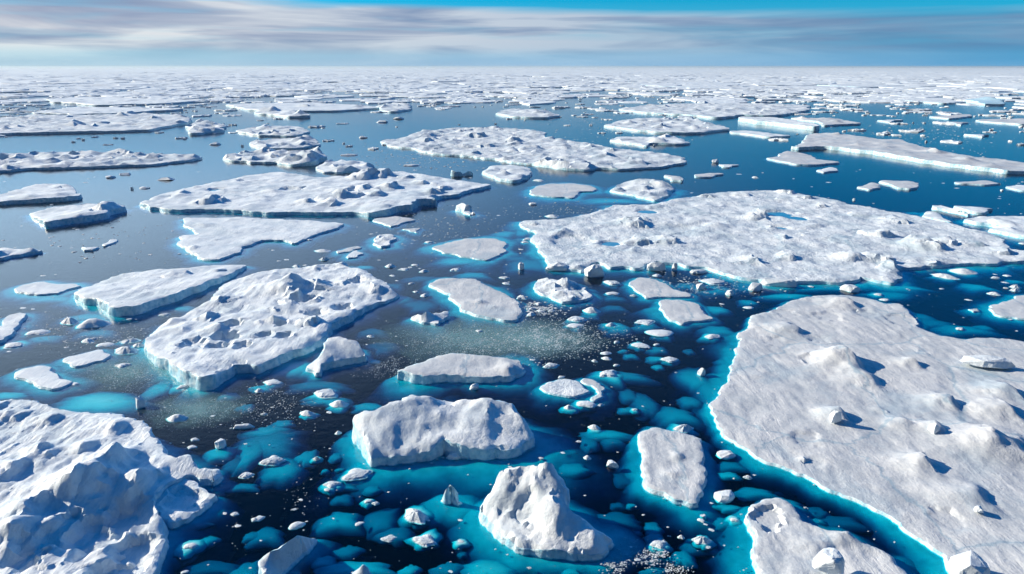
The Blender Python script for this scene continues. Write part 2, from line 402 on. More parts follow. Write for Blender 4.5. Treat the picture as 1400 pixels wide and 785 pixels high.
    e = bpy.data.objects.new(name, None); COL.objects.link(e); e.location = (cx, cy, 0); e.empty_display_size = 1
    tag(e, label, cat, group)
    mesh_obj('snow_top' if name == 'ice_floe' else 'upper_face', VZ, FF, mat, e, 'angle')
    for px_, py_, R, lv in DISCS:
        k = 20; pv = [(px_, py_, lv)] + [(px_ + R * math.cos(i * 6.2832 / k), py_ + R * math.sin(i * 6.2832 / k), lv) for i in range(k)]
        mesh_obj('blue_disc', pv, [(0, 1 + i, 1 + (i + 1) % k) for i in range(k)], DISC_BLUE, e)
    # side wall
    T = np.roll(Q, -1, 0) - np.roll(Q, 1, 0); N = np.stack([T[:, 1], -T[:, 0]], 1); N /= np.linalg.norm(N, axis=1)[:, None] + 1e-9
    sgn = sum(Q[i][0] * Q[(i + 1) % nb][1] - Q[(i + 1) % nb][0] * Q[i][1] for i in range(nb))
    if sgn < 0: N = -N
    lev = [1.0, .97, .6, .25, -.15, -.6]
    EV = []; EF = []
    for li, l in enumerate(lev):
        zz = bzr * l if l > 0 else np.full(nb, l)
        off = 0 if li == 0 else (.05 + .10 * bz * (.4 + 1.4 * fbm((Q[:, 0] + cx) * .4 + li * .35, (Q[:, 1] + cy) * .4, 4, .55)) + (0.05 * li if l < .5 else 0)) * min(1, .6 + s)
        P2 = Q + N * (np.zeros(nb) + off)[:, None]
        EV += [(P2[i, 0], P2[i, 1], zz[i]) for i in range(nb)]
    for li in range(len(lev) - 1):
        for i in range(nb):
            j = (i + 1) % nb; q = (li * nb + i, (li + 1) * nb + i, (li + 1) * nb + j, li * nb + j)
            EF.append(q if sgn > 0 else q[::-1])
    mesh_obj('ice_edge', EV, EF, EDGE, e)
    if foot > 0: add_foot(e, Q, cx, cy, foot, fdepth, s, seed)
    pp = [pix(a[0] + cx, a[1] + cy, a[2]) for a in A]; PIXPOLYS.append(np.array(pp))
    c = np.mean(np.array(pp), 0)
    if short: LANDMARKS.append((c[0], c[1], short, np.array(pp)))
    return e

def add_foot(e, Q, cx, cy, w, depth, s, seed):
    m = w * 3.0
    fs = max(s * 1.5, w / 9)
    lo, hi = Q.min(0) - m, Q.max(0) + m
    nx, ny = int((hi[0] - lo[0]) / fs) + 2, int((hi[1] - lo[1]) / fs) + 2
    if nx * ny > 60000: fs *= math.sqrt(nx * ny / 60000); nx, ny = int((hi[0] - lo[0]) / fs) + 2, int((hi[1] - lo[1]) / fs) + 2
    gx, gy = np.meshgrid(lo[0] + np.arange(nx) * fs, lo[1] + np.arange(ny) * fs)
    P = np.stack([gx.ravel(), gy.ravel()], 1)
    Qs = Q[::max(1, len(Q) // 260)]
    d, ins = edge_dist(P, Qs); d = np.where(ins, -d, d)
    X, Y = P[:, 0] + cx, P[:, 1] + cy
    wl = w * np.clip(.75 + 1.5 * perlin(X / (w * 2.6) + seed, Y / (w * 2.6)) + .35 * fbm(X / w * 1.4 + seed, Y / w * 1.4, 2), max(.22, min(1.2, 2.6 * fs / w)), 1.8)
    dn = d / wl
    pl = float(np.clip(.6 * w, .8, 2.2))
    z = -.15 - .27 * depth * np.clip(dn, 0, 2) * (.8 + .6 * fbm(X / w * 1.1, Y / w * 1.1, 3)) - pl * sstep(.25, 1.95, dn) - .07 * np.maximum(0, perlin(X / (w * .8), Y / (w * .8) + seed)) * (d > 0)
    z = z * min(1.0, max(.42, 74 / math.hypot(cx, cy)))      # farther shelves lie shallower
    z = np.where(ins, -.10 - .3 * np.minimum(1, -d / max(w, .1)), z)
    z = np.maximum(z, -5.5)
    ok = (dn < 1.95) & (d > -max(2 * fs, .8))
    idx = -np.ones(len(P), int); idx[ok] = np.arange(ok.sum())
    V = [(P[i, 0], P[i, 1], z[i]) for i in np.nonzero(ok)[0]]
    I = idx.reshape(ny, nx); F = []
    for r in range(ny - 1):
        for c in range(nx - 1):
            q = (I[r, c], I[r, c + 1], I[r + 1, c + 1], I[r + 1, c])
            if min(q) >= 0: F.append(q)
    if F: mesh_obj('ice_foot', V, F, FOOT, e)


# ---- the big floes and bergs, near to far (outline of the upper rim, optional rim height)
floe('f -60,546 0,547 15,545 37,545 52,550 75,557 105,562 120,565 140,564 160,567 182,570 192,575 205,590 222,607 226,620 238,627 257,621 270,640,1.4 297,640,.9 302,649,.7 292,661,.7 258,650,1.2 232,660,1.6 216,672,1.8 209,690,1.8 216,706,1.7 221,722,1.2 222,745,1.0 218,760,1.0 216,790,.8 214,840 -80,840',
     'huge rumpled snow floe filling the lower left corner, with deep blue hollows', 'the huge lower left floe', h=2.4, rough=.17, foot=2.4, streaky=.26, blocks=22, edge_w=1.0,
     feats=[('A', 520, 300, 3.0, 2.0, 's'), ('A', 640, 190, 1.9, 1.3, 's'), ('A', 750, 290, 2.4, 1.4, 's'), ('A', 480, 90, 1.2, .5, 's'), ('A', 150, 470, 1.9, 1.4, 's'), ('A', 60, 220, 1.6, .9, 's'),
            ('A', 90, 600, 1.7, 1.4, 's'), ('A', 310, 550, 2.2, 1.0, 's'), ('A', 470, 540, 2.8, 1.2, 'd'), ('A', 740, 420, 2.6, 1.5, 'd'), ('A', 740, 600, 1.8, 1.2, 'd'), ('A', 640, 720, 2.2, 1.3, 'd'), ('A', 400, 370, 1.3, 1.2, 's'),
            ('A', 130, 700, 1.6, .9, 'd'), ('A', 220, 110, 1.3, .5, 's'), ('E', 280, 690, 1.3, .5, 's'), ('E', 640, 740, 1.5, .5, 's')])
floe('f 211,689 217,674 232,660 250,655 265,661 277,667 294,676,.7 290,684,.5 277,694,.5 252,708,.6 235,712 220,706', 'rounded ice slab with white rim pressed against the lower left floe', 'the rounded rim slab', h=1.0, rough=.08, foot=2.0,
     feats=[('A', 1010, 370, 2.0, .6, 'd'), ('A', 930, 310, .8, .4, 'w'), ('A', 1060, 400, 1.2, .4, 'w')])
floe('f 976,550 977,570 982,590 1000,602 1025,616 1050,628 1075,636 1105,650 1132,666 1160,679 1190,694 1212,706 1230,720 1255,734 1280,749 1297,761 1315,790 1345,830 1520,860 1520,480 1440,478 1400,466 1370,461 1337,461 1322,465 1282,459 1257,447 1255,441 1242,427 1230,416 1212,416 1190,409 1157,404 1122,403 1100,406 1075,416 1050,424 1027,432 1022,446 1010,454 1006,462 1012,462 1007,475 1002,497 995,520 985,540',
     'vast flat grey-white floe with scattered drifts filling the lower right', 'the vast lower right floe', h=0.42, rough=.085, mat=GREY, foot=3.4, streaky=.085, blocks=6, edge_w=.3,
     feats=[('H', 405, 375, 2.8, 1.7, 's'), ('H', 520, 470, 2.4, .7, 's'), ('H', 370, 675, 1.6, .9, 's'), ('H', 735, 720, 1.4, .5, 's'), ('H', 905, 745, 1.2, .6, 's'), ('H', 60, 275, 2.0, .9, 'd'), ('H', 280, 255, 1.3, .7, 'd'),
            ('H', 770, 265, 1.3, .7, 'd'), ('H', 540, 112, 1.7, .8, 'd'), ('H', 110, 205, 2.6, .8, 's'), ('H', 240, 370, 1.6, .5, 'd'), ('H', 960, 600, 1.9, .8, 's'), ('H', 1300, 550, 2.4, .9, 's'), ('H', 1270, 650, 2.2, .9, 's'), ('H', 420, 60, 2.4, .9, 's'),
            ('H', 780, 385, 1.3, .7, 's'), ('H', 730, 150, 3.0, .7, 'd'), ('D', 835, 185, 1.8, .9, 's'), ('D', 1150, 60, 3.4, .9, 's'), ('D', 1290, 90, 2.2, .9, 's'), ('D', 255, 175, 1.1, .7, 'd'), ('D', 205, 160, .9, .6, 'p'), ('D', 125, 125, 1.0, .6, 'd'),
            ('D', 1100, 360, 2.6, .6, 's'), ('D', 980, 480, 1.5, .5, 'd'), ('D', 200, 40, 1.8, .4, 'd'), ('H', 100, 110, 2.2, .6, 'd'), ('H', 330, 130, 2.4, .5, 'd')])
floe('f 717,301 713,308 732,315 731,327 737,342 745,350 750,360 760,366 780,369 797,371 810,361 817,357 835,365 850,362 870,366 897,357 920,358 940,364 965,365 987,370 1010,376 1030,379 1050,382 1075,385 1100,385 1142,386 1175,377 1190,380 1222,387 1235,375 1235,367 1260,364 1300,361 1325,359 1360,359 1400,356 1470,352 1470,342 1400,342 1382,340 1377,336 1377,327 1350,316 1325,312 1305,306 1275,300 1257,296 1232,291 1205,287 1190,282 1162,279 1135,272 1105,267 1085,262 1050,260 1017,261 962,265 925,271 890,279 840,280 830,286 810,291 785,297 765,300 740,300',
     'very wide hummocky floe crossing the picture right of centre', 'the very wide middle floe', h=0.95, rough=.24, mat=RUBBLE, foot=4.5, blocks=70, streaky=.12,
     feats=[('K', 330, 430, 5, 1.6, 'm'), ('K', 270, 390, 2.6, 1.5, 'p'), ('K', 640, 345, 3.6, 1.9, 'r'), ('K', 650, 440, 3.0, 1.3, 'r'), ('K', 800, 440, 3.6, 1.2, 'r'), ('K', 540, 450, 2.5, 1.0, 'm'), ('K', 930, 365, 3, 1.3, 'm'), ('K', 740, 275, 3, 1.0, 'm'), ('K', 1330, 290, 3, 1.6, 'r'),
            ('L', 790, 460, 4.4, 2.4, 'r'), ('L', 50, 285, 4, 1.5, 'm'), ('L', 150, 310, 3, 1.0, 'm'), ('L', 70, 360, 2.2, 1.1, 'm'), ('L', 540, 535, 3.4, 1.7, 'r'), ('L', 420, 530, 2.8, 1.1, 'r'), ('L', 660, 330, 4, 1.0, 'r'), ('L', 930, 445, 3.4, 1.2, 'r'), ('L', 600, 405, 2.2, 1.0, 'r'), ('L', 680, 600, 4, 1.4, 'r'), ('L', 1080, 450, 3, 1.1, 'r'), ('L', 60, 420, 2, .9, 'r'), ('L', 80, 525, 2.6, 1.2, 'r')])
floe('f 195,461,1.7 202,455,1.2 222,441,.8 250,431,.8 272,415 292,402 305,392,1 320,383 350,373 382,367 415,364 445,360 472,359 475,364 500,370 520,382 535,395 547,403,.7 530,410,.7 490,422,1.4 472,431 455,440 450,454 425,472,1.2 395,480 365,494 350,500 322,499 312,505 282,512,2.6 260,504,2.6 240,499,2.3 215,487,2 205,482,1.8 197,470,1.7',
     'hummocky white floe with blue hollows, left of centre, ending in a white cliff', 'the hummocky left floe', h=1.9, rough=.20, foot=3.4, blocks=26, streaky=.24,
     feats=[('J', 160, 700, 3.6, 1.5, 's'), ('J', 230, 690, 2.4, 1.9, 'p'), ('J', 330, 675, 2.2, 1.6, 'p'), ('J', 390, 690, 1.6, 1.1, 'b'), ('J', 630, 690, 2.2, 1.5, 'p'), ('J', 560, 650, 1.8, 1.0, 'd'), ('E', 1140, 130, 1.6, 1.3, 'p'), ('E', 1200, 190, 1.5, .5, 's'), ('E', 1230, 235, 2.2, 1.5, 'd'), ('E', 1270, 165, 1.7, 1.2, 'd'),
            ('E', 1060, 270, 1.9, .9, 'd'), ('E', 1200, 290, 1.6, .9, 'd'), ('E', 990, 190, 2.0, .4, 's'), ('F', 100, 150, 1.5, 1.4, 'p'), ('F', 130, 165, 1.2, 1.0, 'd'), ('F', 270, 165, 1.8, 1.3, 'r'), ('F', 320, 105, 1.6, 1.0, 'd'), ('F', 270, 30, 2.2, 1.3, 'd'), ('F', 480, 72, 1.8, 1.0, 'd'), ('F', 40, 225, 1.4, .8, 'd'), ('F', 150, 230, 1.3, .8, 'd'), ('E', 1310, 400, 1.6, 1.3, 'd'), ('F', 200, 20, 1.6, 1.4, 'b'), ('J', 470, 560, 2.2, .9, 'r'), ('E', 1330, 290, 1.3, .8, 'd')])
floe('f 97,399,1.5 115,392,1.0 135,385,.8 150,377 165,374 190,371 237,367 270,364 310,361 337,362,.8 320,372,1.2 287,382,1.7 250,395,1.9 212,407,2.0 180,416,2.1 162,418,2.2 140,408,2.0 117,404,1.7',
     'tilted wedge-shaped floe with streaked top and long dark blue front edge at left', 'the tilted wedge floe', h=1.2, rough=.16, foot=3.0, blocks=8, streaky=.22)
floe('f 24,396 32,390 50,387 105,388 112,390 95,396 80,401 47,403 32,400', 'low tongue-shaped ice slab touching the tip of the tilted wedge floe', 'the tongue slab', h=.4, rough=.04, foot=2.5, fdepth=.35)
floe('f 466,306 460,304 432,302 387,299 350,297 250,297 257,306 275,320 250,322 247,330 250,339 260,345 275,355 300,355 332,344 330,337 350,331 357,327 395,329 400,333 430,321 457,312',
     'flat triangular floe with a sharp right tip and notched left side', 'the triangular floe', h=0.7, rough=.13, foot=1.8, blocks=14)
floe('f 185,277 207,269 240,261 275,252 310,246 337,240 380,235 412,239 435,242 480,240 487,236 512,235 550,234 580,239 610,244 650,249 669,252 637,260 620,265 602,267,1.4 600,273,2.4 575,271,3 567,279,2.8 540,282,2.6 525,286,2.4 505,289,2 490,290 450,290 400,289 350,288 325,287 295,285 267,286 230,286 220,284 200,283',
     'long hummocky floe with a ragged blue front cliff, left of centre', 'the long hummocky floe', h=1.5, rough=.27, mat=SNOW, foot=1.5, blocks=46, streaky=.16,
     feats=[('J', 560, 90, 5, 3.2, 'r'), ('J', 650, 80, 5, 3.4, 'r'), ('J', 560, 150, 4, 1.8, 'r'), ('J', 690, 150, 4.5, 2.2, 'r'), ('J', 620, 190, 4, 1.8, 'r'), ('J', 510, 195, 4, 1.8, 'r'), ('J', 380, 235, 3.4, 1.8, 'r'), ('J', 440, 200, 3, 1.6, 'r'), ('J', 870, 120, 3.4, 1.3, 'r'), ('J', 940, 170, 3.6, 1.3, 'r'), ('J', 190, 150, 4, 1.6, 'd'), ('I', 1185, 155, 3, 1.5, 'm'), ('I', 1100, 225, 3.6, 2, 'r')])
floe('f 946,221 932,215 907,210 875,207 850,204 825,199 800,195 770,191 745,189 744,181 725,177 700,175 650,174 615,175 575,180 550,189 522,192 530,199 562,202 600,209 637,212 672,216 700,221 730,224 765,228 800,231 815,229 860,230 895,228 920,225',
     'long lens-shaped rubbly floe lying across the middle distance at centre', 'the long lens floe', h=1.3, rough=.4, mat=RUBBLE, foot=0, blocks=80,
     feats=[('O', 200, 560, 7, 2.4, 'r'), ('O', 330, 570, 7, 2.2, 'r'), ('N', 1170, 405, 7, 3, 'r'), ('N', 900, 430, 6, 2.4, 'r'), ('N', 1380, 430, 6, 2.4, 'r')])
floe('f 1076,200,2 1095,195 1107,182,1.2 1132,181,1.5 1170,185,2 1205,190 1230,190 1257,199 1290,207 1332,215 1367,217 1400,222 1460,230 1460,239 1400,234 1375,232,2 1320,225,2.1 1272,218,2.2 1225,211,2.4 1197,206,2.4 1162,203,2.3 1125,199,2.2 1095,202,2',
     'long pale floe with a bright white cracked front wall at upper right', 'the long white-walled floe', h=1.8, rough=.18, mat=GREY, foot=0, blocks=10)
floe('f 725,260 732,255 750,252 782,251 805,253 819,259 810,261 794,262 783,270 755,269 730,266', 'smooth flat oval slab just above the wide middle floe', 'the smooth oval slab', h=0.6, rough=.06, mat=GREY, foot=7, fdepth=.2)
floe('f 832,259 855,250,1.5 872,244,3 900,246,3 924,257 915,265 897,273 885,271 866,266', 'lumpy bright ice pile behind the left end of the wide middle floe', 'the lumpy ice pile', h=1.0, rough=.4, mat=RUBBLE, foot=5, blocks=22, fdepth=.2)
floe('f 590,337 610,332 640,327 675,326 691,331 691,341 682,346 667,355 637,351 612,346', 'smooth pale oval floe above the capsule-shaped slab', 'the smooth pale oval floe', h=0.42, rough=.05, mat=GREY, foot=5, fdepth=.3)
floe('f 587,387 600,380 647,381 665,390 700,406 708,415 707,426 702,437 682,433 655,430 630,423 626,413 615,402 600,395', 'capsule-shaped slab slanting down to the right at picture centre', 'the capsule slab', h=0.75, rough=.07, mat=GREY, foot=4.0, blocks=4, fdepth=.4)
floe('f 732,390 740,382 757,384 782,385 800,392 806,405 785,411 767,412 755,406 740,400', 'small rubbly floe of jumbled white blocks in front of the wide middle floe', 'the small rubbly floe', h=.7, rough=.5, mat=RUBBLE, foot=3.2, blocks=16)
floe('f 864,385 880,380 900,384 925,395 945,404 895,406 882,407 872,396', 'flat lavender-grey slab with a pointed right end below the wide middle floe', 'the pointed grey slab', h=0.35, rough=.03, mat=GREY, foot=3, blocks=1)
floe('f 904,412 925,410 950,414 962,424 975,435 960,438 937,440 932,442 915,437 912,427', 'four-cornered smooth grey slab left of the vast lower right floe', 'the four-cornered slab', h=0.42, rough=.03, mat=GREY, foot=3.4)
floe('f 544,506,1.6 557,499 575,494 605,485 637,484 675,486 710,492,.9 712,508,.7 695,511 662,513 637,514 607,511,1.4 582,513,1.6 552,506,1.7', 'smooth-topped slab with a blue front notch behind the two-humped berg', 'the blue-notched slab', h=1.3, rough=.07, mat=GREY, foot=4.6, fdepth=.4, blocks=3)
floe('f 480,570,2.4 490,561,3 525,552,3.4 550,545,3.6 570,541,3.6 590,545,3.2 607,548,2.4 618,549,2.2 632,546,2.6 647,547,3 662,542,3.4 682,547,3.2 700,552,3 712,570,2.4 729,592,1.2 712,610,.9 700,612,1.0 662,611,1.2 640,608,1.4 618,604,1.6 606,598,1.8 597,607,1.6 588,616,1.2 565,618,1.0 530,622,1.0 507,627,1.0 500,617,1.5 494,594,2',
     'broad two-humped white berg floating in turquoise water at lower centre', 'the two-humped berg', h=1.6, rough=.20, mat=BERG, foot=6.5, dome=.4, name='iceberg', cat='iceberg', streaky=.04, fdepth=.35,
     feats=[('F', 1050, 640, 1.3, .5, 'd'), ('F', 900, 640, 2.2, .5, 'p'), ('F', 1260, 650, 2.0, .6, 'p')])
floe('f 652,697,1.0 660,684,1.8 672,671,2.6 685,645,4.0 700,640,4.2 720,638,4.4 736,637,4.6 745,630,5.2 754,633,5 760,646,4.4 775,671,3.4 782,699,2.4 807,719,1.6 836,738,.5 825,754,.5 810,752,.7 782,751,.8 750,751,.8 732,750,.7 712,746,.7 700,737,.8 675,720,.8',
     'tall jagged peaked berg near the bottom edge at centre', 'the jagged peaked berg', h=2, rough=.36, mat=BERG, foot=4.6, name='iceberg', cat='iceberg', streaky=.1, fdepth=.45, dome=.5,
     feats=[('C', 70, 430, 1.1, .35, 'd'), ('B', 1380, 300, 1.3, .6, 'p'), ('C', 190, 300, 1.6, .7, 'p'), ('C', 230, 470, 1.3, .5, 'p'), ('C', 280, 610, .9, .5, 'd'), ('C', 40, 300, 1.4, .5, 'p')])
floe('f 876,591 885,588 900,586 925,590 950,595 960,599 961,626 961,644 957,669 947,679 946,684 925,680 915,673 897,668 885,660 884,648 879,634 880,616', 'flat shield-shaped grey slab ringed by turquoise, left of the vast lower right floe', 'the shield-shaped slab', h=0.7, rough=.08, mat=GREY, foot=3.8, blocks=0,
     feats=[('C', 900, 140, .7, .4, 'p'), ('C', 880, 230, 1.2, .4, 'p')])
floe('f 1020,699 1030,688 1050,681 1065,680 1080,691 1100,714 1132,725 1160,728 1170,736 1200,750 1221,764 1245,785 1275,815 1285,850 1060,850 1040,800 1030,749 1027,724', 'grey floe corner carrying a white boulder at the bottom edge, right', 'the boulder-carrying floe', h=0.8, rough=.13, mat=GREY, foot=3.0, blocks=3,
     feats=[('D', -10, 480, 1.6, .9, 'd'), ('D', 20, 440, 1.0, .7, 'd'), ('D', 450, 570, 1.4, .8, 's')])
floe('f 452,461,2.4 485,465,2.2 495,475,1.6 501,487,.9 475,491,1 442,495,1.2 435,509,.6 418,502,.5 437,488,1.4 445,475,2', 'small wedge-backed berg beside the right end of the hummocky left floe', 'the wedge-backed berg', h=1.4, rough=.14, mat=BERG, foot=4.4, name='iceberg', cat='iceberg', fdepth=.3)
floe('f 25,507 52,501 62,502 96,521 75,530 55,529 37,521 27,514', 'clean flat slab at the left, lower of two similar slabs', 'the lower clean slab', h=0.4, rough=.02, mat=SNOW, foot=2.4, streaky=.02)
floe('f 91,489 137,478 149,485 147,492 100,502 94,496', 'clean oblong slab at the left, upper of two similar slabs', 'the oblong slab', h=0.42, rough=.02, mat=SNOW, foot=1.6, streaky=.02)
floe('f -40,450 0,445 15,431 25,429 27,440 24,452 0,464 -40,470', 'lumpy slab cut by the left edge of the picture above two clean slabs', 'the left edge slab', h=.8, rough=.15, foot=2, blocks=3)
floe('f 355,764,1.6 375,749,2.2 405,730,2.4 418,732,1.4 430,735,.3 427,743,.2 407,763,.2 388,785,.2 372,810,.2 350,812,1.2 357,776,1.4', 'blue-sided sharp ridged berg at the bottom edge, left of centre', 'the blue-sided ridge berg', h=1, rough=.05, mat=BERG, foot=2.2, name='iceberg', cat='iceberg', streaky=.03)
floe('f 497,770,1.6 510,785,.8 516,802,.4 474,802,.4 482,783,.8', 'small pyramid berg tip at the bottom edge, left of the jagged peaked berg', 'the bottom pyramid tip', h=1, rough=.05, mat=BERG, foot=2.0, name='iceberg', cat='iceberg')
floe('f 605,681,.2 611,665,1.6 615,660,1.9 620,663,1.7 627,671,1.0 630,688,.2 615,686,.15', 'small white shark-fin berg left of the jagged peaked berg', 'the shark-fin berg', h=.8, rough=.03, mat=BERG, foot=2.8, name='iceberg', cat='iceberg', fdepth=.35)
floe('f 40,292,.6 65,284 92,281 120,279 150,279 172,281,2 137,291,2.3 100,297,2.2 72,301,2.2 63,303,2', 'overhanging floe with thick navy blue front edge at far left', 'the thick-edged floe', h=1.5, rough=.3, foot=1.5, blocks=10, streaky=.2)
floe('f -40,270 0,267 25,260 50,252 82,251 100,257 108,266,1.8 70,269,2 37,272,1.6 0,275,1.6 -40,277', 'low blocky floe with dark front at the left edge, behind the thick-edged floe', 'the blocky left edge floe', h=1.5, rough=.35, foot=0, blocks=12)
floe('f -40,343 5,339 37,340 60,341 32,347 0,352 -40,354', 'dark-fronted small floe at the left edge above the tongue slab', 'the dark left edge slab', h=1.1, rough=.35, foot=1, blocks=5)
floe('f -40,210 0,210 37,210 92,207 125,209 162,207 200,211 250,211 275,215 240,220 200,224 155,225 92,228 37,229 0,232 -40,235', 'long grey rubbly floe strip at left, nearer of two long strips', 'the near left strip', h=1.5, rough=.55, mat=RUBBLE, foot=0, blocks=70)
floe('f -60,161 0,161 50,157 125,157 200,155 250,157 265,162 245,170 210,177 125,179 75,180 25,181 -60,184', 'long white rubbly floe strip at left with dark front, farther of two long strips', 'the far left strip', h=2.2, rough=.55, mat=RUBBLE, foot=0, blocks=70)
floe('f 55,135 125,132 270,137 225,141 135,143 75,139', 'pale flat floe far off at left, just below the horizon pack', None, h=2.5, rough=.4, foot=0, blocks=10)
floe('f 42,154 100,146 260,148 160,154 100,156', 'smooth pale floe at far left just behind the far left strip', None, h=2.5, rough=.3, foot=0, blocks=10)
floe('f 302,215 325,209 350,207 400,206 430,206 446,211,3 425,219,2.6 400,224 375,221 350,221 325,219', 'jumbled floe with dark blue blocks at its right end, behind the long hummocky floe', 'the jumbled dark-ended floe', h=1.5, rough=.5, mat=RUBBLE, foot=0, blocks=30, feats=[('N', 340, 500, 7, 4, 'r'), ('N', 240, 535, 6, 3.2, 'r')])
floe('f 432,230 450,221 490,220 512,226 500,231 462,235 440,234', 'small dome-backed floe tucked behind the long hummocky floe', 'the dome-backed floe', h=1.1, rough=.3, foot=0, blocks=14, feats=[('N', 470, 590, 5, 2, 'r')])
floe('f 662,235 675,227 700,225 720,229 730,235 715,243 705,246 682,244', 'small thick white floe below the long lens floe', 'the thick white floe', h=1.7, rough=.25, foot=1, blocks=8)
floe('f 822,171 850,164 890,161 950,162 975,170 995,175 952,180 915,180 875,177 850,174', 'rubbly oval floe with blue right end, upper right of the long lens floe', 'the rubbly oval floe', h=2, rough=.5, mat=RUBBLE, foot=0, blocks=40)
floe('f 842,149 875,144 925,142 1000,141 1050,142 1112,144 1100,150 1075,155 1050,157 1010,156 982,160 937,156 887,154', 'broad pale floe far off right of centre', 'the broad far floe', h=2.4, rough=.5, mat=RUBBLE, foot=0, blocks=50)
floe('f 830,191 850,187 925,187 942,194 925,196 890,195 885,199 860,195', 'thin flat floe between the rubbly oval floe and the long lens floe', None, h=1.6, rough=.3, foot=0, blocks=16)
floe('f 1012,160,4 1050,160,4.5 1090,164,4.5 1120,171,4 1115,173,3.5 1075,169,3.5 1040,165,3.5', 'narrow brilliant white ridge of ice right of the rubbly oval floe', 'the brilliant white ridge', h=4, rough=.3, mat=SNOW, foot=0)
floe('f 1085,161 1145,162 1180,168 1125,171 1118,166', 'flat grey floe trailing right from the brilliant white ridge', None, h=1.6, rough=.3, mat=GREY, foot=0, blocks=6)
floe('f 1050,216,.8 1070,214 1075,206,1.8 1100,210 1120,217 1147,221 1115,225 1087,224', 'spear-shaped grey slab below the long white-walled floe', 'the spear-shaped slab', h=1.0, rough=.08, mat=GREY, foot=1.5)
floe('f 1114,232 1135,228 1155,233 1125,235', 'tiny flat slab just below the spear-shaped slab', None, h=.8, rough=.15, foot=0)
floe('f 1170,255 1194,249 1210,256 1190,259', 'small kite-shaped slab on open blue water at right, left of its pair', 'the kite slab', h=.8, rough=.03, mat=GREY, foot=0)
floe('f 1206,247 1245,247 1265,254 1245,258 1227,256', 'pointed slab with dark right tip on open blue water at right', 'the dark-tipped slab', h=1, rough=.06, mat=GREY, foot=0)
floe('f 1306,249 1345,246 1377,251 1350,253', 'thin lens-shaped slab on open water near the right edge', None, h=.7, rough=.04, mat=GREY, foot=0)
floe('f 1375,255 1390,252 1430,256 1430,261 1395,260', 'small pale slab at the right edge touching a thin lens slab', None, h=.8, rough=.1, foot=0)
floe('f 910,239 925,240 940,243 935,247 915,245', 'small thick slab behind the wide middle floe, left of a flatter slab', None, h=1.1, rough=.08, mat=GREY, foot=0)
floe('f 949,238 970,236 992,237 975,242 950,241', 'thin dark-edged slab behind the wide middle floe', None, h=.8, rough=.05, mat=GREY, foot=0)
floe('f 982,224 1012,225 1000,229 985,228', 'narrow flat slab below the thin rubbly floes right of the long lens floe', None, h=.8, rough=.1, foot=0)
floe('f 1277,281,1.6 1287,280,1.7 1329,291,1.2 1325,294,.8 1297,288,.8', 'bright white blade of ice behind the right end of the wide middle floe', 'the white blade', h=1.2, rough=.05, foot=0)
floe('f 1305,281 1335,282 1362,285 1350,291 1328,289', 'pale pebble-shaped slab right of the bright white blade', None, h=1.2, rough=.15, foot=0)
floe('f 1260,295 1270,288 1285,292 1306,304 1295,303', 'low white tongue of ice left of the bright white blade', None, h=.8, rough=.15, foot=2)
floe('f 1320,299 1375,295 1400,295 1450,296 1450,328 1400,322 1370,316 1355,312 1375,310 1350,304', 'streaked sloping floe at the right edge behind the wide middle floe', 'the streaked right edge floe', h=1.4, rough=.25, foot=2.5, blocks=6, streaky=.3)
floe('f 1354,422 1370,414 1385,409 1395,404 1412,403 1450,404 1450,440 1412,437 1392,435 1367,430', 'thin grey floe at the right edge with a white rim, on black water', 'the thin right edge floe', h=.4, rough=.06, mat=GREY, foot=2.2)
floe('f 1320,422 1337,421 1343,426 1330,427', 'thin wet slab left of the thin right edge floe', None, h=.12, rough=.02, mat=GREY, foot=1)
floe('f 741,531 752,524 775,518 792,522 807,535 782,543 762,540', 'round awash floe of grey slush ice with white rim, right of the blue-notched slab', 'the awash round floe', h=.22, rough=.10, mat=RUBBLE, foot=3.4, fdepth=.2)
floe('f 798,519 815,522 829,532 824,543 812,548 806,545 816,537 812,529', 'crescent of wet grey ice beside the awash round floe', None, h=.12, rough=.02, mat=GREY, foot=1.4)
floe('f 565,432,.5 575,428,1.4 582,424,1.8 590,428,1 612,424,.9 615,432,.6 600,443,.4 575,440,.4', 'small twin-peaked rubbly berg below the capsule slab', 'the small twin-peaked berg', h=.8, rough=.3, mat=BERG, foot=3, name='iceberg', cat='iceberg')
floe('f 110,337 137,337 128,342 112,342', 'small flat slab on grey water at left above the tilted wedge floe', None, h=.7, rough=.1, foot=0)
floe('f 137,334 150,327 162,326 158,332 140,337', 'broken ragged slab right behind a small flat slab on grey water', None, h=.5, rough=.3, foot=0)
floe('f 511,326 520,322 535,320 542,325 535,334 520,337 510,332', 'crinkled round ice lump between the triangular floe and the smooth pale oval floe', 'the crinkled ice lump', h=.8, rough=.45, mat=RUBBLE, foot=5, blocks=5)
floe('f 512,300 545,296 571,300 550,306 535,310 522,305', 'small smooth slab beneath the cliff of the long hummocky floe', None, h=.5, rough=.03, mat=GREY, foot=1)
floe('f 549,313 576,311 572,319 560,317', 'small fan-shaped slab between the long hummocky floe and the crinkled ice lump', None, h=.25, rough=.02, mat=GREY, foot=1)
floe('f 458,343 475,338 490,336 495,339 482,344 462,346', 'thin grey slab overlapped by a rounder slab, above the hummocky left floe', None, h=.3, rough=.03, mat=GREY, foot=1.5)
floe('f 470,349 486,342 499,346 490,352 475,353', 'rounder slab lying against a thin grey slab above the hummocky left floe', None, h=.4, rough=.05, foot=1.5)
floe('f 624,281,1.6 632,276,2.6 640,279,2.4 645,283,1.4 646,290,.5 655,292,.2 642,295,.2 630,288,.8', 'round-headed white bergy lump between the long hummocky floe and the smooth oval slab', 'the round-headed lump', h=1, rough=.1, mat=BERG, foot=2, name='iceberg', cat='iceberg')
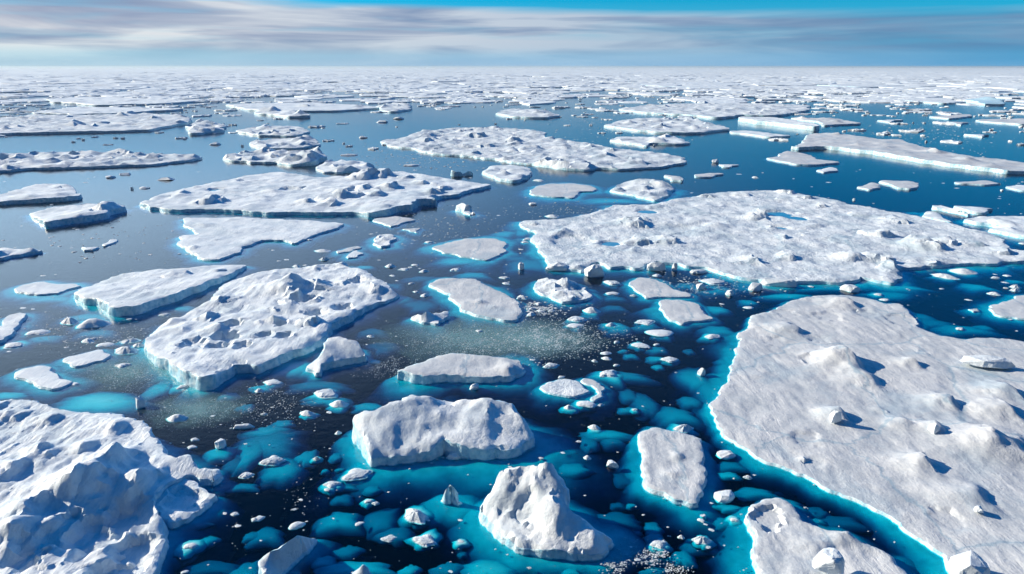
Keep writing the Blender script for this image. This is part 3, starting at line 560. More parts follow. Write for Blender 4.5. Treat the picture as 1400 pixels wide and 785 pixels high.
floe('f 617,238,.4 621,232,2.2 627,234,1.8 632,237,.8 640,233,1.8 645,234,1.4 646,238,.4 632,240,.3', 'tiny double-peaked berg left of the thick white floe', None, h=.8, rough=.2, mat=BERG, foot=0, name='iceberg', cat='iceberg')
floe('f 677,154 700,149 745,150 762,157 745,160 700,159', 'bright rubbly floe in the far middle, above the long lens floe', None, h=2.2, rough=.5, mat=RUBBLE, foot=0, blocks=16)
floe('f 345,153 372,150,3 400,150,4 420,157,3 395,159,2', 'dark-shadowed blocky floe far off left of centre', None, h=2.4, rough=.6, foot=0, blocks=14)
floe('f 300,143 350,141 425,140 495,144 517,147 462,151 350,150', 'long smooth pale floe far off left of centre', None, h=2.2, rough=.3, foot=0, blocks=10)
floe('f 519,145,2 540,140,5 557,142,4.5 565,148,2 540,152 520,151', 'jumbled ice pile at the right end of a long smooth far floe', None, h=2.2, rough=.7, mat=RUBBLE, foot=0, blocks=16)
floe('f 320,178 350,173 400,172 425,178 400,185 350,184', 'grey rubble floe with ragged edges, farther of two left of the long lens floe', None, h=1.6, rough=.5, mat=RUBBLE, foot=0, blocks=24)
floe('f 340,193 375,190 430,189 438,196 400,202 350,202', 'grey rubble floe with ragged edges, nearer of two left of the long lens floe', None, h=1.5, rough=.5, mat=RUBBLE, foot=0, blocks=24)
floe('f 255,177 270,164 307,171 304,177 262,182', 'dark broken ice pile at the right end of the far left strip', None, h=2.2, rough=.7, mat=RUBBLE, foot=0, blocks=16)
floe('f 1327,136,3 1350,132,7 1378,137,4 1375,142,2 1343,142,2', 'dark blue shadowed berg far off near the right edge', 'the dark far berg', h=3, rough=.5, mat=EDGE, foot=0, name='iceberg', cat='iceberg')
floe('f 1237,137 1280,133 1325,139 1290,141', 'bright white flat floe left of the dark far berg', None, h=2.4, rough=.4, foot=0)
floe('f 1272,159 1325,156 1335,159 1300,162', 'pale pinkish slab in the rubble below the dark far berg', None, h=1.5, rough=.2, mat=GREY, foot=0)
floe('f 1290,166 1327,167 1315,171', 'small pale wedge below the pale pinkish slab at right', None, h=1.4, rough=.2, mat=GREY, foot=0)
floe('f 1195,164 1235,163 1220,167', 'thin white slab on blue water above the long white-walled floe', None, h=1.4, rough=.2, foot=0)
floe('f 1315,183 1357,184 1345,187', 'thin white slab on blue water near the right edge, above the white-walled floe', None, h=1.4, rough=.2, foot=0)
floe('f 1330,164 1400,162 1460,166 1400,170', 'long pale slab at the right edge below the dark far berg', None, h=1.5, rough=.3, mat=GREY, foot=0)
floe('f 997,179 1030,179 1084,185 1050,187', 'long thin white slab left of the long white-walled floe', None, h=1.4, rough=.25, foot=0)
floe('f 1115,116 1180,113 1260,116 1180,119', 'flat white floe among the dense pack near the horizon at right', None, h=3, rough=.3, foot=0)
floe('f 850,112 930,110 1010,114 990,120 900,118', 'wide flat white floe among the dense pack near the horizon, right of centre', None, h=3, rough=.3, foot=0)
floe('f 190,107 260,105 300,109 240,111', 'wide flat white floe among the dense pack near the horizon at left', None, h=3, rough=.3, foot=0)

# ------------------------------------------------------------------ boulders and blocks resting on the floes
def block(t, x, y, z0, size, seed, label, rz=0.0, n=26):
    px, py = tp(t, x, y); gx, gy = ground(px, py, z0); rr = random.Random(seed)
    if t in 'IMN': size = (size[0] * 1.15, size[1], size[2] * .62)
    bm = bmesh.new()
    for _ in range(n):
        v = Vector((rr.uniform(-1, 1), rr.uniform(-1, 1), rr.uniform(-.5, 1)))
        v.normalize(); v *= rr.uniform(.82, 1.0); bm.verts.new((v.x * size[0], v.y * size[1], v.z * size[2] * (1.0 if v.z > 0 else .35)))
    r = bmesh.ops.convex_hull(bm, input=bm.verts[:])
    bmesh.ops.delete(bm, geom=[g for g in r['geom_interior'] if isinstance(g, bmesh.types.BMVert)], context='VERTS')
    bmesh.ops.bevel(bm, geom=bm.edges[:], offset=min(size) * .07, segments=1, affect='EDGES', clamp_overlap=True)
    bmesh.ops.triangulate(bm, faces=bm.faces[:])
    bmesh.ops.subdivide_edges(bm, edges=bm.edges[:], cuts=2, use_grid_fill=True)
    me = bpy.data.meshes.new('ice_block')
    for v in bm.verts:
        k = mnoise.fractal(v.co * (1.6 / min(size)) + Vector((seed, 0, 0)), 0.8, 2.0, 4); v.co *= 1 + .06 * k
    bm.to_mesh(me); bm.free(); me.materials.append(BERG)
    o = bpy.data.objects.new('ice_block', me); COL.objects.link(o); o.location = (gx, gy, z0 - .1); o.rotation_euler = (0, 0, rz)
    return tag(o, label, 'ice block')
block('D', 335, 745, 1.2, (1.55, 1.2, 2.1), 3, 'big white angular boulder standing on the grey floe corner at the bottom edge', .4)
block('D', 1105, 770, .85, (2.0, 1.5, 1.9), 5, 'big rounded white boulder on the front edge of the vast lower right floe', .2)
block('H', 1200, 385, .85, (3.6, 1.5, 1.3), 8, 'long lumpy white ice block on the vast lower right floe near the right edge', -.25, 40)
block('D', 1155, 430, .85, (.5, .45, .55), 12, 'small lone ice lump casting a shadow on the vast lower right floe', .3)
block('H', 370, 690, .9, (.9, .6, 1.5), 14, 'bright upright ice stub on the left part of the vast lower right floe', .2)
block('H', 905, 750, .9, (.9, .7, 1.0), 15, 'square white ice block casting a long shadow across the vast lower right floe', .6)
block('K', 450, 620, .2, (2.6, 1.8, 2.4), 21, 'tall white block at the front left corner of the wide middle floe', .2)
block('K', 250, 590, .2, (2.8, 1.6, 1.5), 22, 'white ice blocks heaped on the left corner of the wide middle floe', .1, 40)
block('K', 790, 590, .2, (2.4, 1.3, 2.0), 23, 'white cube-like block at the front edge of the wide middle floe', .0)
block('K', 890, 590, .2, (.7, .6, 1.6), 24, 'narrow upright ice block on the front edge of the wide middle floe', .0)
block('K', 1020, 610, .0, (2.2, .9, 1.0), 25, 'flat white block beneath the front edge of the wide middle floe', .2)
block('L', 60, 680, .0, (4.0, 1.2, 1.7), 26, 'long white ice bank along the front of the wide middle floe', -.15, 40)
block('L', 450, 705, .0, (2.2, 1.6, 1.3), 27, 'pale rounded block between the wide middle floe and the vast lower right floe', .1)
block('K', 1330, 700, .0, (1.7, 1.2, 1.8), 28, 'leaning white block in the water below the wide middle floe', .5)
block('K', 1030, 695, .0, (1.3, 1.0, 1.2), 29, 'small white block in turquoise water right of the pointed grey slab', .7)
block('K', 1190, 730, .0, (1.0, .9, 1.1), 30, 'small round-topped ice block near the four-cornered slab', .7)
block('K', 50, 590, .0, (.8, .7, 1.9), 31, 'thin upright shard left of the front corner of the wide middle floe', .7)
block('L', 470, 215, .0, (.55, .5, .9), 32, 'lone white ice cube on blue water behind the wide middle floe', .7)
block('G', 1035, 445, .0, (.75, .6, 1.1), 33, 'odd-shaped white lump standing in turquoise water left of the vast lower right floe', .7)
block('E', 770, 620, .0, (.8, .8, 1.5), 34, 'curled upright ice horn on a shallow shelf behind the lower left floe', .7)
block('A', 1205, 85, .0, (.8, .7, 1.2), 35, 'upright white ice stump in turquoise water right of the lower left floe', .3)
block('B', 1090, 145, .0, (1.1, .6, .7), 36, 'crumbled white lump in front of the two-humped berg', .3)
block('F', 1195, 520, .0, (.9, .6, .8), 37, 'crumbled white lump in front of the blue-notched slab', .5)
block('O', 1110, 550, .0, (2.2, 1.6, 2.2), 38, 'round bright ice knob beside a narrow flat slab right of the long lens floe', .5)
block('E', 1330, 735, .0, (1.5, .5, .6), 39, 'thin white ice tongue floating between the lower left floe and the two-humped berg', .1)
block('C', 550, 190, .0, (.75, .6, .9), 40, 'white triangular ice tooth left of the shield-shaped slab', .1)
block('C', 1170, 130, .0, (1.25, .9, .45), 41, 'crumbly grey ice lump between the shield-shaped slab and the vast lower right floe, upper', .3, 40)
block('C', 1160, 360, .0, (1.35, 1.0, .7), 42, 'crumbly grey ice lump between the shield-shaped slab and the vast lower right floe, lower', .5, 40)
block('I', 915, 105, .0, (3.4, 2.2, 2.0), 43, 'dark-sided pyramid lump on grey water above the long hummocky floe', .1, 14)
block('I', 605, 92, .0, (2.0, 1.6, 1.7), 44, 'white-capped lump on grey water, left of a darker lump', .1)
block('I', 685, 75, .0, (2.4, 1.6, 1.6), 45, 'dark ice lump on grey water beneath the near left strip', .1)
block('I', 792, 150, .0, (1.8, 1.4, 1.3), 46, 'low dark ice lump on grey water nearest the long hummocky floe tip', .1)
block('M', 1180, 452, .0, (3.0, 2.2, 2.4), 47, 'dark-sided white lump on open water below the far left strip', .1)
block('N', 587, 415, .0, (2.6, 2.0, 2.4), 48, 'round blue-shadowed lump on open water left of the long lens floe', .1)
block('N', 510, 510, .0, (4.6, 1.6, 1.4), 49, 'low dark flat lump on open water above the long hummocky floe', .1)
block('N', 850, 566, .0, (4.0, 1.6, 1.2), 50, 'low dark wedge on open water between the lens floe and the long hummocky floe', .1)
block('N', 780, 312, .0, (4.4, 3, 3.4), 51, 'blue-sided lump far off left above the tip of the long lens floe', .1)
block('N', 690, 330, .0, (4.6, 3, 3.0), 52, 'blue-sided lump far off, left of another lump above the lens floe', .1)
block('K', 115, 238, .0, (1.5, 1.2, .9), 53, 'small round ice lump left of the smooth oval slab', .1)

# ------------------------------------------------------------------ words for the small pieces
def in_poly(x, y, P):
    c = False; n = len(P)
    for i in range(n):
        a, b = P[i], P[i - 1]
        if (a[1] > y) != (b[1] > y) and x < (b[0] - a[0]) * (y - a[1]) / (b[1] - a[1]) + a[0]: c = not c
    return c
def on_ice(x, y, m=0):
    for P in PIXPOLYS:
        if P[:, 0].min() - m <= x <= P[:, 0].max() + m and P[:, 1].min() - m <= y <= P[:, 1].max() + m and in_poly(x, y, P): return True
    return False
def near_landmark(x, y):
    best = None
    for lx, ly, nm, P in LANDMARKS:
        d = np.hypot((P[:, 0] - x) * .7, (P[:, 1] - y) * 1.6)
        k = int(d.argmin()); q = d[k]
        if best is None or q < best[0]:
            x0, x1, y0, y1 = P[:, 0].min(), P[:, 0].max(), P[:, 1].min(), P[:, 1].max()
            if x > x1: s = 'right of'
            elif x < x0: s = 'left of'
            elif y > ly: s = 'in front of'
            else: s = 'behind'
            best = (q, nm, s)
    return best[1], best[2]
ORD = ['', 'second', 'third', 'fourth', 'fifth', 'sixth', 'seventh', 'eighth', 'ninth', 'tenth', 'eleventh', 'twelfth']
def describe(items, what):
    """items: (obj, px, py, size_px) -> a label that singles each out, by its neighbour and its place beside it"""
    bk = {}
    for it in items: bk.setdefault(near_landmark(it[1], it[2]), []).append(it)
    for (nm, s), L in bk.items():
        L.sort(key=lambda i: i[1]); n = len(L)
        if n == 1: L[0][0]['label'] = f'{what} {s} {nm}, the only one there'; continue
        if n <= 4:
            w = {2: ['left', 'right'], 3: ['leftmost', 'middle', 'rightmost'], 4: ['leftmost', 'second', 'third', 'rightmost']}[n]
            for i, a in zip(L, w): i[0]['label'] = f'{what} {s} {nm}, {a} of {n} from the left' if n > 3 and a in ('second', 'third') else f'{what} {s} {nm}, {a} of {n}'
            continue
        # many: split into rows by distance, then count along the row
        L.sort(key=lambda i: i[2]); rows = math.ceil(n / 6); per = math.ceil(n / rows)
        for r in range(rows):
            row = sorted(L[r * per:(r + 1) * per], key=lambda i: i[1])
            rn = '' if rows == 1 else ('far row' if r == 0 else 'near row' if r == rows - 1 else ('middle row' if rows == 3 else f'{ORD[r]} row'))
            for k, i in enumerate(row):
                pos = 'leftmost' if k == 0 else ('rightmost' if k == len(row) - 1 else f'{ORD[k]} from left')
                i[0]['label'] = f'{what} {s} {nm}, {rn + " " if rn else ""}{pos}'

# ------------------------------------------------------------------ loose chunks
def chunk_mesh(k):
    rr = random.Random(100 + k); n = 22; V = []; F = []
    prof = [(-.55, .15), (-.35, 1.05), (-.10, 1.18), (.04, 1.0), (.30, .86), (.48, .55)]
    if k % 3 == 2: prof = [(-.5, .2), (-.3, 1.1), (-.1, 1.2), (.04, 1.0), (.5, .7), (.95, .32)]
    ph = rr.uniform(0, 9)
    for zi, (z, r) in enumerate(prof):
        for i in range(n):
            a = 2 * math.pi * i / n
            w = 1 + .22 * mnoise.noise(Vector((math.cos(a) * 1.1 + ph, math.sin(a) * 1.1, 0))) * 2 + .10 * mnoise.noise(Vector((math.cos(a) * 3 + ph, math.sin(a) * 3, z * 2)))
            zz = z * (1 + .35 * mnoise.noise(Vector((math.cos(a) * 1.3 + ph, math.sin(a) * 1.3, 5)))) if z > .1 else z
            V.append((math.cos(a) * r * w, math.sin(a) * r * w * .72, zz))
    m_ = len(prof)
    for zi in range(m_ - 1):
        for i in range(n):
            j = (i + 1) % n; F.append((zi * n + i, zi * n + j, (zi + 1) * n + j, (zi + 1) * n + i))
    V.append((rr.uniform(-.2, .2), rr.uniform(-.15, .15), prof[-1][0] * 1.12)); V.append((0, 0, -.6)); t, b = len(V) - 2, len(V) - 1
    for i in range(n):
        j = (i + 1) % n; F.append(((m_ - 1) * n + i, (m_ - 1) * n + j, t)); F.append((j, i, b))
    me = bpy.data.meshes.new('ice_chunk'); me.from_pydata(V, [], F); me.update(); me.materials.append(RUBBLE if k % 2 else BERG)
    me.polygons.foreach_set('use_smooth', [k % 2 == 0] * len(me.polygons))
    return me
CH = [chunk_mesh(k) for k in range(9)]
def foot_mesh(k):
    rr = random.Random(300 + k); n = 26; V = []; F = []; ph = rr.uniform(0, 50)
    prof = [(0, -.12), (.3, -.14), (.5, -.24), (.68, -.46), (.84, -.85), (1.0, -1.45), (1.15, -2.2), (1.3, -3.2), (.5, -4)]
    for r, z in prof:
        for i in range(n):
            a = 2 * math.pi * i / n; c, s = math.cos(a), math.sin(a)
            w = 1 + .55 * mnoise.noise(Vector((c * .9 + ph, s * .9, 0))) + .26 * mnoise.noise(Vector((c * 2.4 + ph, s * 2.4, 3))) + .14 * mnoise.noise(Vector((c * 5 + ph, s * 5, 6)))
            V.append((c * r * w, s * r * w, z + .06 * mnoise.noise(Vector((c * r * 1.7 + ph, s * r * 1.7, 8))) * (r > 0)))
    for q in range(len(prof) - 1):
        for i in range(n):
            j = (i + 1) % n; F.append((q * n + j, q * n + i, (q + 1) * n + i, (q + 1) * n + j))
    F.append(tuple(range((len(prof) - 1) * n, len(prof) * n))[::-1])
    me = bpy.data.meshes.new('submerged_ice'); me.from_pydata(V, [], F); me.validate(); me.update(); me.materials.append(FOOT)
    me.polygons.foreach_set('use_smooth', [True] * len(me.polygons))
    return me
SUB = [foot_mesh(k) for k in range(10)]

chunk_items = []
def chunk(px, py, w, k=None, halo=0.0, hz=None, grp='loose chunks of ice on the water'):
    """w: width in pixels of the photograph"""
    x, y = ground(px, py, 0); d = math.sqrt(x * x + y * y + CAM_H ** 2); r = w * d / FOC / 2
    k = random.randrange(9) if k is None else k
    o = bpy.data.objects.new('ice_chunk', CH[k]); COL.objects.link(o)
    o.location = (x, y, 0.0); o.rotation_euler = (0, 0, random.uniform(-.6, .6) + (math.pi if random.random() < .5 else 0))
    o.scale = (r, r, min(r, .22 + r * .4) * (hz or random.uniform(.4, .9)) * (.32 if w < 7 else 1))
    o['category'] = 'ice chunk'; o['group'] = grp
    if halo:
        f = bpy.data.objects.new('ice_foot', SUB[random.randrange(10)]); COL.objects.link(f); f.parent = o
        f.location = (.1 * halo, -.15 * halo, 0); f.scale = (halo, halo * .9, max(.1, min(.4, .12 * halo * r)) / o.scale[2]); f.rotation_euler = (0, 0, random.uniform(0, 6))
    chunk_items.append((o, px, py, w))
for t, L in {
    'A': [(1340, 245, 62, 0), (1280, 455, 36, 0), (1300, 520, 26, 0), (1395, 487, 34, 0), (1040, 630, 52, 2.2), (1010, 772, 28, 0), (1050, 88, 40, 0), (1065, 47, 36, 0)],
    'B': [(95, 165, 106, 0), (555, 237, 132, 1.2), (412, 293, 74, 1.6), (390, 323, 30, 0), (565, 508, 38, 0), (728, 590, 64, 0), (872, 468, 120, 1.5), (925, 600, 108, 1.25), (1118, 603, 26, 3), (220, 518, 66, 0), (15, 480, 50, 0), (942, 490, 20, 0), (615, 385, 36, 2), (655, 398, 34, 0), (333, 155, 34, 1.6), (245, 377, 20, 0), (210, 430, 22, 0)],
    'C': [(412, 150, 36, 0), (365, 58, 26, 0), (278, 120, 22, 0), (160, 150, 24, 0), (1290, 255, 38, 0), (1325, 242, 16, 0), (1035, 490, 34, 0), (1058, 512, 18, 0), (1090, 542, 24, 0), (1035, 598, 74, 1.4), (1215, 487, 34, 2.4), (800, 620, 76, 1.5), (925, 583, 30, 0), (718, 460, 14, 0), (1070, 638, 24, 0), (1045, 463, 24, 1.5), (685, 705, 26, 0), (1148, 63, 10, 0), (1300, 470, 12, 0)],
    'E': [(480, 265, 56, 0), (510, 255, 30, 0), (80, 290, 84, 1.5), (510, 175, 120, 2.0), (690, 320, 100, 1.3), (410, 500, 36, 0), (970, 690, 82, 0), (1000, 515, 50, 2), (900, 122, 44, 0), (760, 290, 50, 0), (380, 160, 80, 0), (205, 218, 80, 0), (575, 285, 64, 0), (125, 85, 24, 0), (670, 400, 66, 0), (710, 265, 70, 0)],
    'F': [(375, 552, 118, 1.3), (280, 662, 66, 1.2), (455, 613, 82, 1.3), (400, 655, 26, 0), (650, 380, 50, 0), (625, 240, 34, 0), (265, 330, 26, 0), (90, 490, 78, 1.2), (925, 15, 40, 0), (1220, 212, 34, 0), (45, 665, 30, 0), (20, 540, 40, 0), (450, 770, 30, 0)],
    'G': [(345, 146, 92, 1.3), (340, 180, 78, 1.2), (435, 102, 84, 1.2), (540, 178, 48, 2.6), (725, 162, 96, 1.35), (812, 221, 120, 1.1), (573, 272, 34, 0), (700, 288, 80, 1.4), (870, 367, 82, 1.2), (515, 332, 50, 0), (518, 362, 46, 0), (452, 376, 30, 0), (525, 445, 100, 1.9), (405, 610, 90, 1.5), (310, 630, 44, 2), (450, 740, 54, 1.5), (940, 745, 84, 1.5), (1095, 240, 72, 1.7), (1295, 83, 44, 0), (1148, 63, 22, 0), (55, 28, 50, 0), (105, 122, 44, 0), (160, 103, 44, 0), (110, 88, 36, 0), (145, 62, 40, 0), (215, 400, 78, 0), (215, 100, 36, 0), (110, 368, 24, 0), (790, 285, 30, 0), (820, 318, 10, 0), (630, 232, 9, 0), (1018, 550, 12, 0), (898, 437, 14, 0), (670, 640, 24, 2), (570, 398, 30, 0), (270, 462, 36, 0), (485, 615, 30, 0)],
    'H': [(1048, 198, 36, 0), (640, 40, 40, 0), (1230, 8, 42, 0), (600, 12, 30, 2), (1325, 147, 16, 0), (1095, 40, 26, 0)],
    'J': [(735, 578, 52, 0), (808, 593, 56, 0), (870, 570, 36, 0), (920, 605, 44, 0), (848, 671, 28, 0), (875, 717, 30, 0), (925, 738, 44, 0), (745, 628, 30, 0), (365, 493, 70, 0), (375, 540, 44, 0), (220, 578, 42, 0), (165, 540, 26, 0), (1090, 596, 60, 0), (1360, 640, 50, 0), (1365, 670, 42, 0), (770, 655, 16, 0), (290, 433, 30, 0), (125, 547, 18, 0), (630, 400, 20, 0), (1325, 298, 18, 0), (945, 445, 40, 1.5)],
    'K': [(550, 670, 88, 1.2), (548, 725, 62, 1.2), (665, 738, 34, 0), (795, 628, 42, 0), (1110, 662, 118, 1.2), (50, 748, 50, 0), (70, 445, 40, 1.6), (48, 484, 24, 0), (1240, 73, 24, 0), (1330, 92, 30, 0), (985, 175, 18, 0), (145, 108, 56, 0), (90, 430, 60, 1.2), (220, 305, 66, 0)],
    'L': [(1245, 640, 36, 0), (1305, 628, 30, 0), (1295, 665, 24, 0), (1235, 728, 48, 0), (1350, 690, 40, 0), (1350, 708, 40, 0), (235, 687, 24, 0), (605, 730, 36, 2.4), (640, 760, 40, 0), (1070, 608, 100, 1.4), (965, 632, 90, 1.5), (115, 160, 14, 0), (335, 118, 24, 0), (140, 98, 10, 0), (1395, 453, 30, 0), (960, 122, 14, 0)],
}.items():
    for x, y, w, hl in L:
        px, py = tp(t, x, y); chunk(px, py, w / 4, halo=hl)
# grit between them: the same kind, smaller
tries = 0
while len(chunk_items) < 285 and tries < 9000:
    tries += 1
    py = 232 + 553 * random.random() ** 1.15; px = random.uniform(-40, 1440)
    if on_ice(px, py): continue
    if px > 950 and py < 270 and random.random() < .6: continue
    chunk(px, py, random.choice((2, 2.5, 3, 3, 4, 5)) * (1))
describe(chunk_items, 'small ice chunk')

# ------------------------------------------------------------------ ice lying under the surface
sub_items = []
def sub(t, x, y, rx, ry, depth=.7, k=None):
    rx *= .95; ry *= .95
    depth = depth * random.uniform(.16, .36) * (.55 if t in 'JKL' else .72 if t in 'EFGH' else 1); px, py = tp(t, x, y); gx, gy = ground(px, py, -depth)
    x1, _ = ground(px + rx / 4, py, -depth); _, y1 = ground(px, py - ry / 4, -depth); _, y0 = ground(px, py + ry / 4, -depth)
    o = bpy.data.objects.new('submerged_ice', SUB[random.randrange(10) if k is None else k]); COL.objects.link(o)
    o.location = (gx, gy, -depth); R_ = min(abs(x1 - gx), abs(y1 - y0) / 2); o.scale = (abs(x1 - gx) * 1.05, abs(y1 - y0) / 2 * 1.05, max(.1, min(.4, .13 * R_)))
    o['category'] = 'submerged ice'; o['group'] = 'turquoise ice lying under the surface'
    sub_items.append((o, px, py, rx / 2))
for t, L in {
    'A': [(1370, 120, 70, 90, .7), (1200, 120, 90, 45, .5), (1290, 180, 60, 40, 1.3), (1340, 300, 70, 22, 1.0), (1370, 345, 110, 30, .9), (1350, 395, 80, 22, 1.2), (1135, 593, 52, 28, .8), (960, 640, 110, 80, 1.5), (1060, 505, 80, 20, 1.5), (1340, 770, 70, 70, 1.0), (1210, 440, 60, 22, 1.6), (1170, 740, 130, 40, 1.8), (1190, 300, 90, 40, 1.2), (1380, 570, 40, 25, 1.0), (1050, 670, 30, 40, 1.4)],
    'B': [(60, 60, 200, 120, .55), (150, 200, 110, 70, .6), (50, 350, 150, 55, .7), (275, 140, 52, 44, .7), (305, 236, 40, 20, .9), (380, 215, 20, 12, .9), (440, 140, 40, 24, 1.0), (460, 210, 30, 10, 1.1), (490, 305, 60, 14, .9), (640, 318, 56, 24, .8), (470, 370, 56, 30, .9), (470, 480, 110, 60, .8), (680, 490, 100, 80, .8), (760, 560, 90, 50, 1.1), (500, 650, 70, 34, 1.1), (370, 710, 60, 34, .9), (915, 690, 104, 56, .55), (1280, 750, 130, 55, .6), (1050, 745, 80, 40, .8), (840, 755, 50, 34, .8), (60, 560, 80, 50, 1.2), (1010, 470, 60, 34, 1.0), (1150, 590, 70, 70, 1.8), (1130, 672, 28, 18, 1.4), (560, 740, 170, 40, .8), (210, 775, 30, 20, 1.0), (240, 590, 90, 34, .9), (790, 620, 60, 34, 1.4), (1160, 480, 40, 14, 1.5)],
    'C': [(340, 205, 110, 36, .8), (430, 60, 50, 46, 1.0), (540, 40, 90, 50, 1.0), (330, 115, 40, 16, 1.1), (610, 260, 50, 45, 1.6), (640, 330, 30, 18, 1.6), (660, 405, 30, 14, 1.3), (560, 480, 120, 50, 1.9), (780, 530, 50, 36, 1.0), (785, 575, 44, 26, 1.0), (690, 555, 30, 14, 1.5), (930, 690, 60, 46, .9), (1185, 240, 56, 22, .7), (1200, 185, 70, 28, 1.0), (1175, 495, 60, 32, .8), (1180, 418, 74, 20, .8), (740, 690, 130, 50, 1.5), (780, 760, 70, 24, 1.0), (1020, 620, 80, 40, 1.1), (330, 765, 44, 26, 1.0), (10, 770, 40, 26, .8), (580, 405, 40, 20, 1.6), (1330, 330, 90, 30, .7)],
    'D': [(100, 400, 100, 60, 1.2), (250, 490, 60, 18, .8), (400, 490, 110, 40, 1.5), (280, 440, 60, 30, 1.5)],
    'E': [(560, 590, 270, 70, .02), (880, 520, 100, 60, .3), (500, 130, 170, 34, .4), (540, 215, 110, 26, .6), (290, 30, 160, 24, .3), (1340, 625, 40, 22, .8), (1255, 560, 50, 18, .8), (60, 560, 120, 26, .6), (700, 265, 60, 24, .6), (960, 80, 130, 24, .4), (250, 250, 110, 24, 1.0)],
    'F': [(200, 400, 170, 55, .25), (470, 390, 80, 20, .8), (350, 500, 150, 30, 1.1), (700, 300, 90, 40, 1.8), (30, 520, 70, 20, .5), (400, 590, 110, 26, 1.0), (640, 210, 80, 26, 1.2), (1350, 480, 110, 26, .4), (900, 70, 120, 40, .9), (150, 715, 70, 24, .9), (60, 750, 120, 40, .6), (620, 620, 80, 24, 1.2)],
    'G': [(720, 480, 110, 110, 1.0), (640, 400, 60, 24, 1.0), (730, 600, 70, 60, 1.1), (580, 185, 76, 34, .45), (730, 185, 80, 20, .7), (790, 310, 70, 24, .8), (800, 360, 60, 18, .9), (650, 345, 40, 16, .9), (800, 405, 32, 15, .7), (600, 450, 150, 34, .7), (1000, 470, 110, 80, .6), (1100, 530, 90, 100, .8), (690, 690, 50, 18, .9), (900, 660, 120, 60, 1.2), (970, 320, 30, 16, 1.2), (640, 640, 60, 20, 1.2), (60, 590, 110, 45, .4), (610, 316, 26, 10, 1.0), (560, 30, 70, 16, 1.0), (560, 80, 70, 20, 1.3), (980, 590, 60, 30, 1.4), (1130, 90, 90, 30, .6), (1130, 200, 110, 40, .6), (1180, 380, 60, 26, .9), (520, 770, 120, 26, .8), (640, 560, 50, 40, 1.2), (410, 130, 60, 12, .9)],
    'H': [(1050, 195, 180, 36, .5), (900, 160, 120, 28, .8), (1180, 190, 60, 18, 1.2), (650, 15, 140, 26, .5), (830, 130, 90, 30, .9)],
    'J': [(770, 430, 120, 40, 1.0), (1130, 545, 190, 30, .25), (1190, 620, 110, 24, .4), (1360, 395, 90, 26, .3), (600, 580, 70, 14, .8), (740, 690, 90, 34, 1.2), (920, 640, 120, 20, 1.5)],
    'K': [(60, 390, 70, 26, .25), (60, 430, 90, 20, .7), (100, 560, 140, 50, .8), (30, 530, 90, 18, 1.2), (540, 215, 240, 22, .18), (300, 212, 180, 14, .25), (1120, 700, 160, 40, .8), (960, 680, 90, 30, 1.0), (600, 600, 120, 30, 1.4), (1300, 770, 60, 20, .8), (1290, 680, 120, 36, .7)],
    'L': [(1135, 685, 105, 30, .4), (1070, 612, 80, 14, .5), (960, 640, 60, 16, .6), (1340, 575, 130, 22, .8), (1350, 657, 60, 14, .9), (730, 690, 140, 16, .6), (680, 730, 130, 26, .5), (300, 690, 170, 20, .8), (100, 735, 160, 20, .5), (800, 285, 70, 10, .6), (1130, 340, 120, 20, .5), (1350, 440, 70, 26, .6)],
}.items():
    for q in L:
        if t in 'ABCG' and random.random() < .14: continue
        sub(t, *q)
describe(sub_items, 'submerged ice')

# ------------------------------------------------------------------ far pack
def low_floe(k):
    rr = random.Random(500 + k); n = 18; V = []; F = []; ph = rr.uniform(0, 60)
    rad = []
    for i in range(n):
        a = 2 * math.pi * i / n; c, s = math.cos(a), math.sin(a)
        rad.append(1 + .75 * mnoise.noise(Vector((c + ph, s, 0))) + .35 * mnoise.noise(Vector((c * 2.7 + ph, s * 2.7, 4))))
    rings = [(1.02, -.3), (1.0, .75), (.93, 1.0), (.6, 1.0), (.3, 1.0)]
    for q, (r, z) in enumerate(rings):
        for i in range(n):
            a = 2 * math.pi * i / n
            zz = z if z < 0 else z * (.75 + .5 * rr.random() + (1.0 * rr.random() if rr.random() < (.16, .3)[k % 2] else 0))
            V.append((math.cos(a) * r * rad[i], math.sin(a) * r * rad[i], zz))
    for q in range(len(rings) - 1):
        for i in range(n):
            j = (i + 1) % n; F.append((q * n + i, q * n + j, (q + 1) * n + j, (q + 1) * n + i))
    F.append(tuple(range((len(rings) - 1) * n, len(rings) * n)))
    return V, F
PROTO = [low_floe(k) for k in range(12)]
PMESH = []
for V, F in PROTO:
    me = bpy.data.meshes.new('small_floe'); me.from_pydata(V, [], F); me.update(); me.materials.append(PACK); PMESH.append(me)

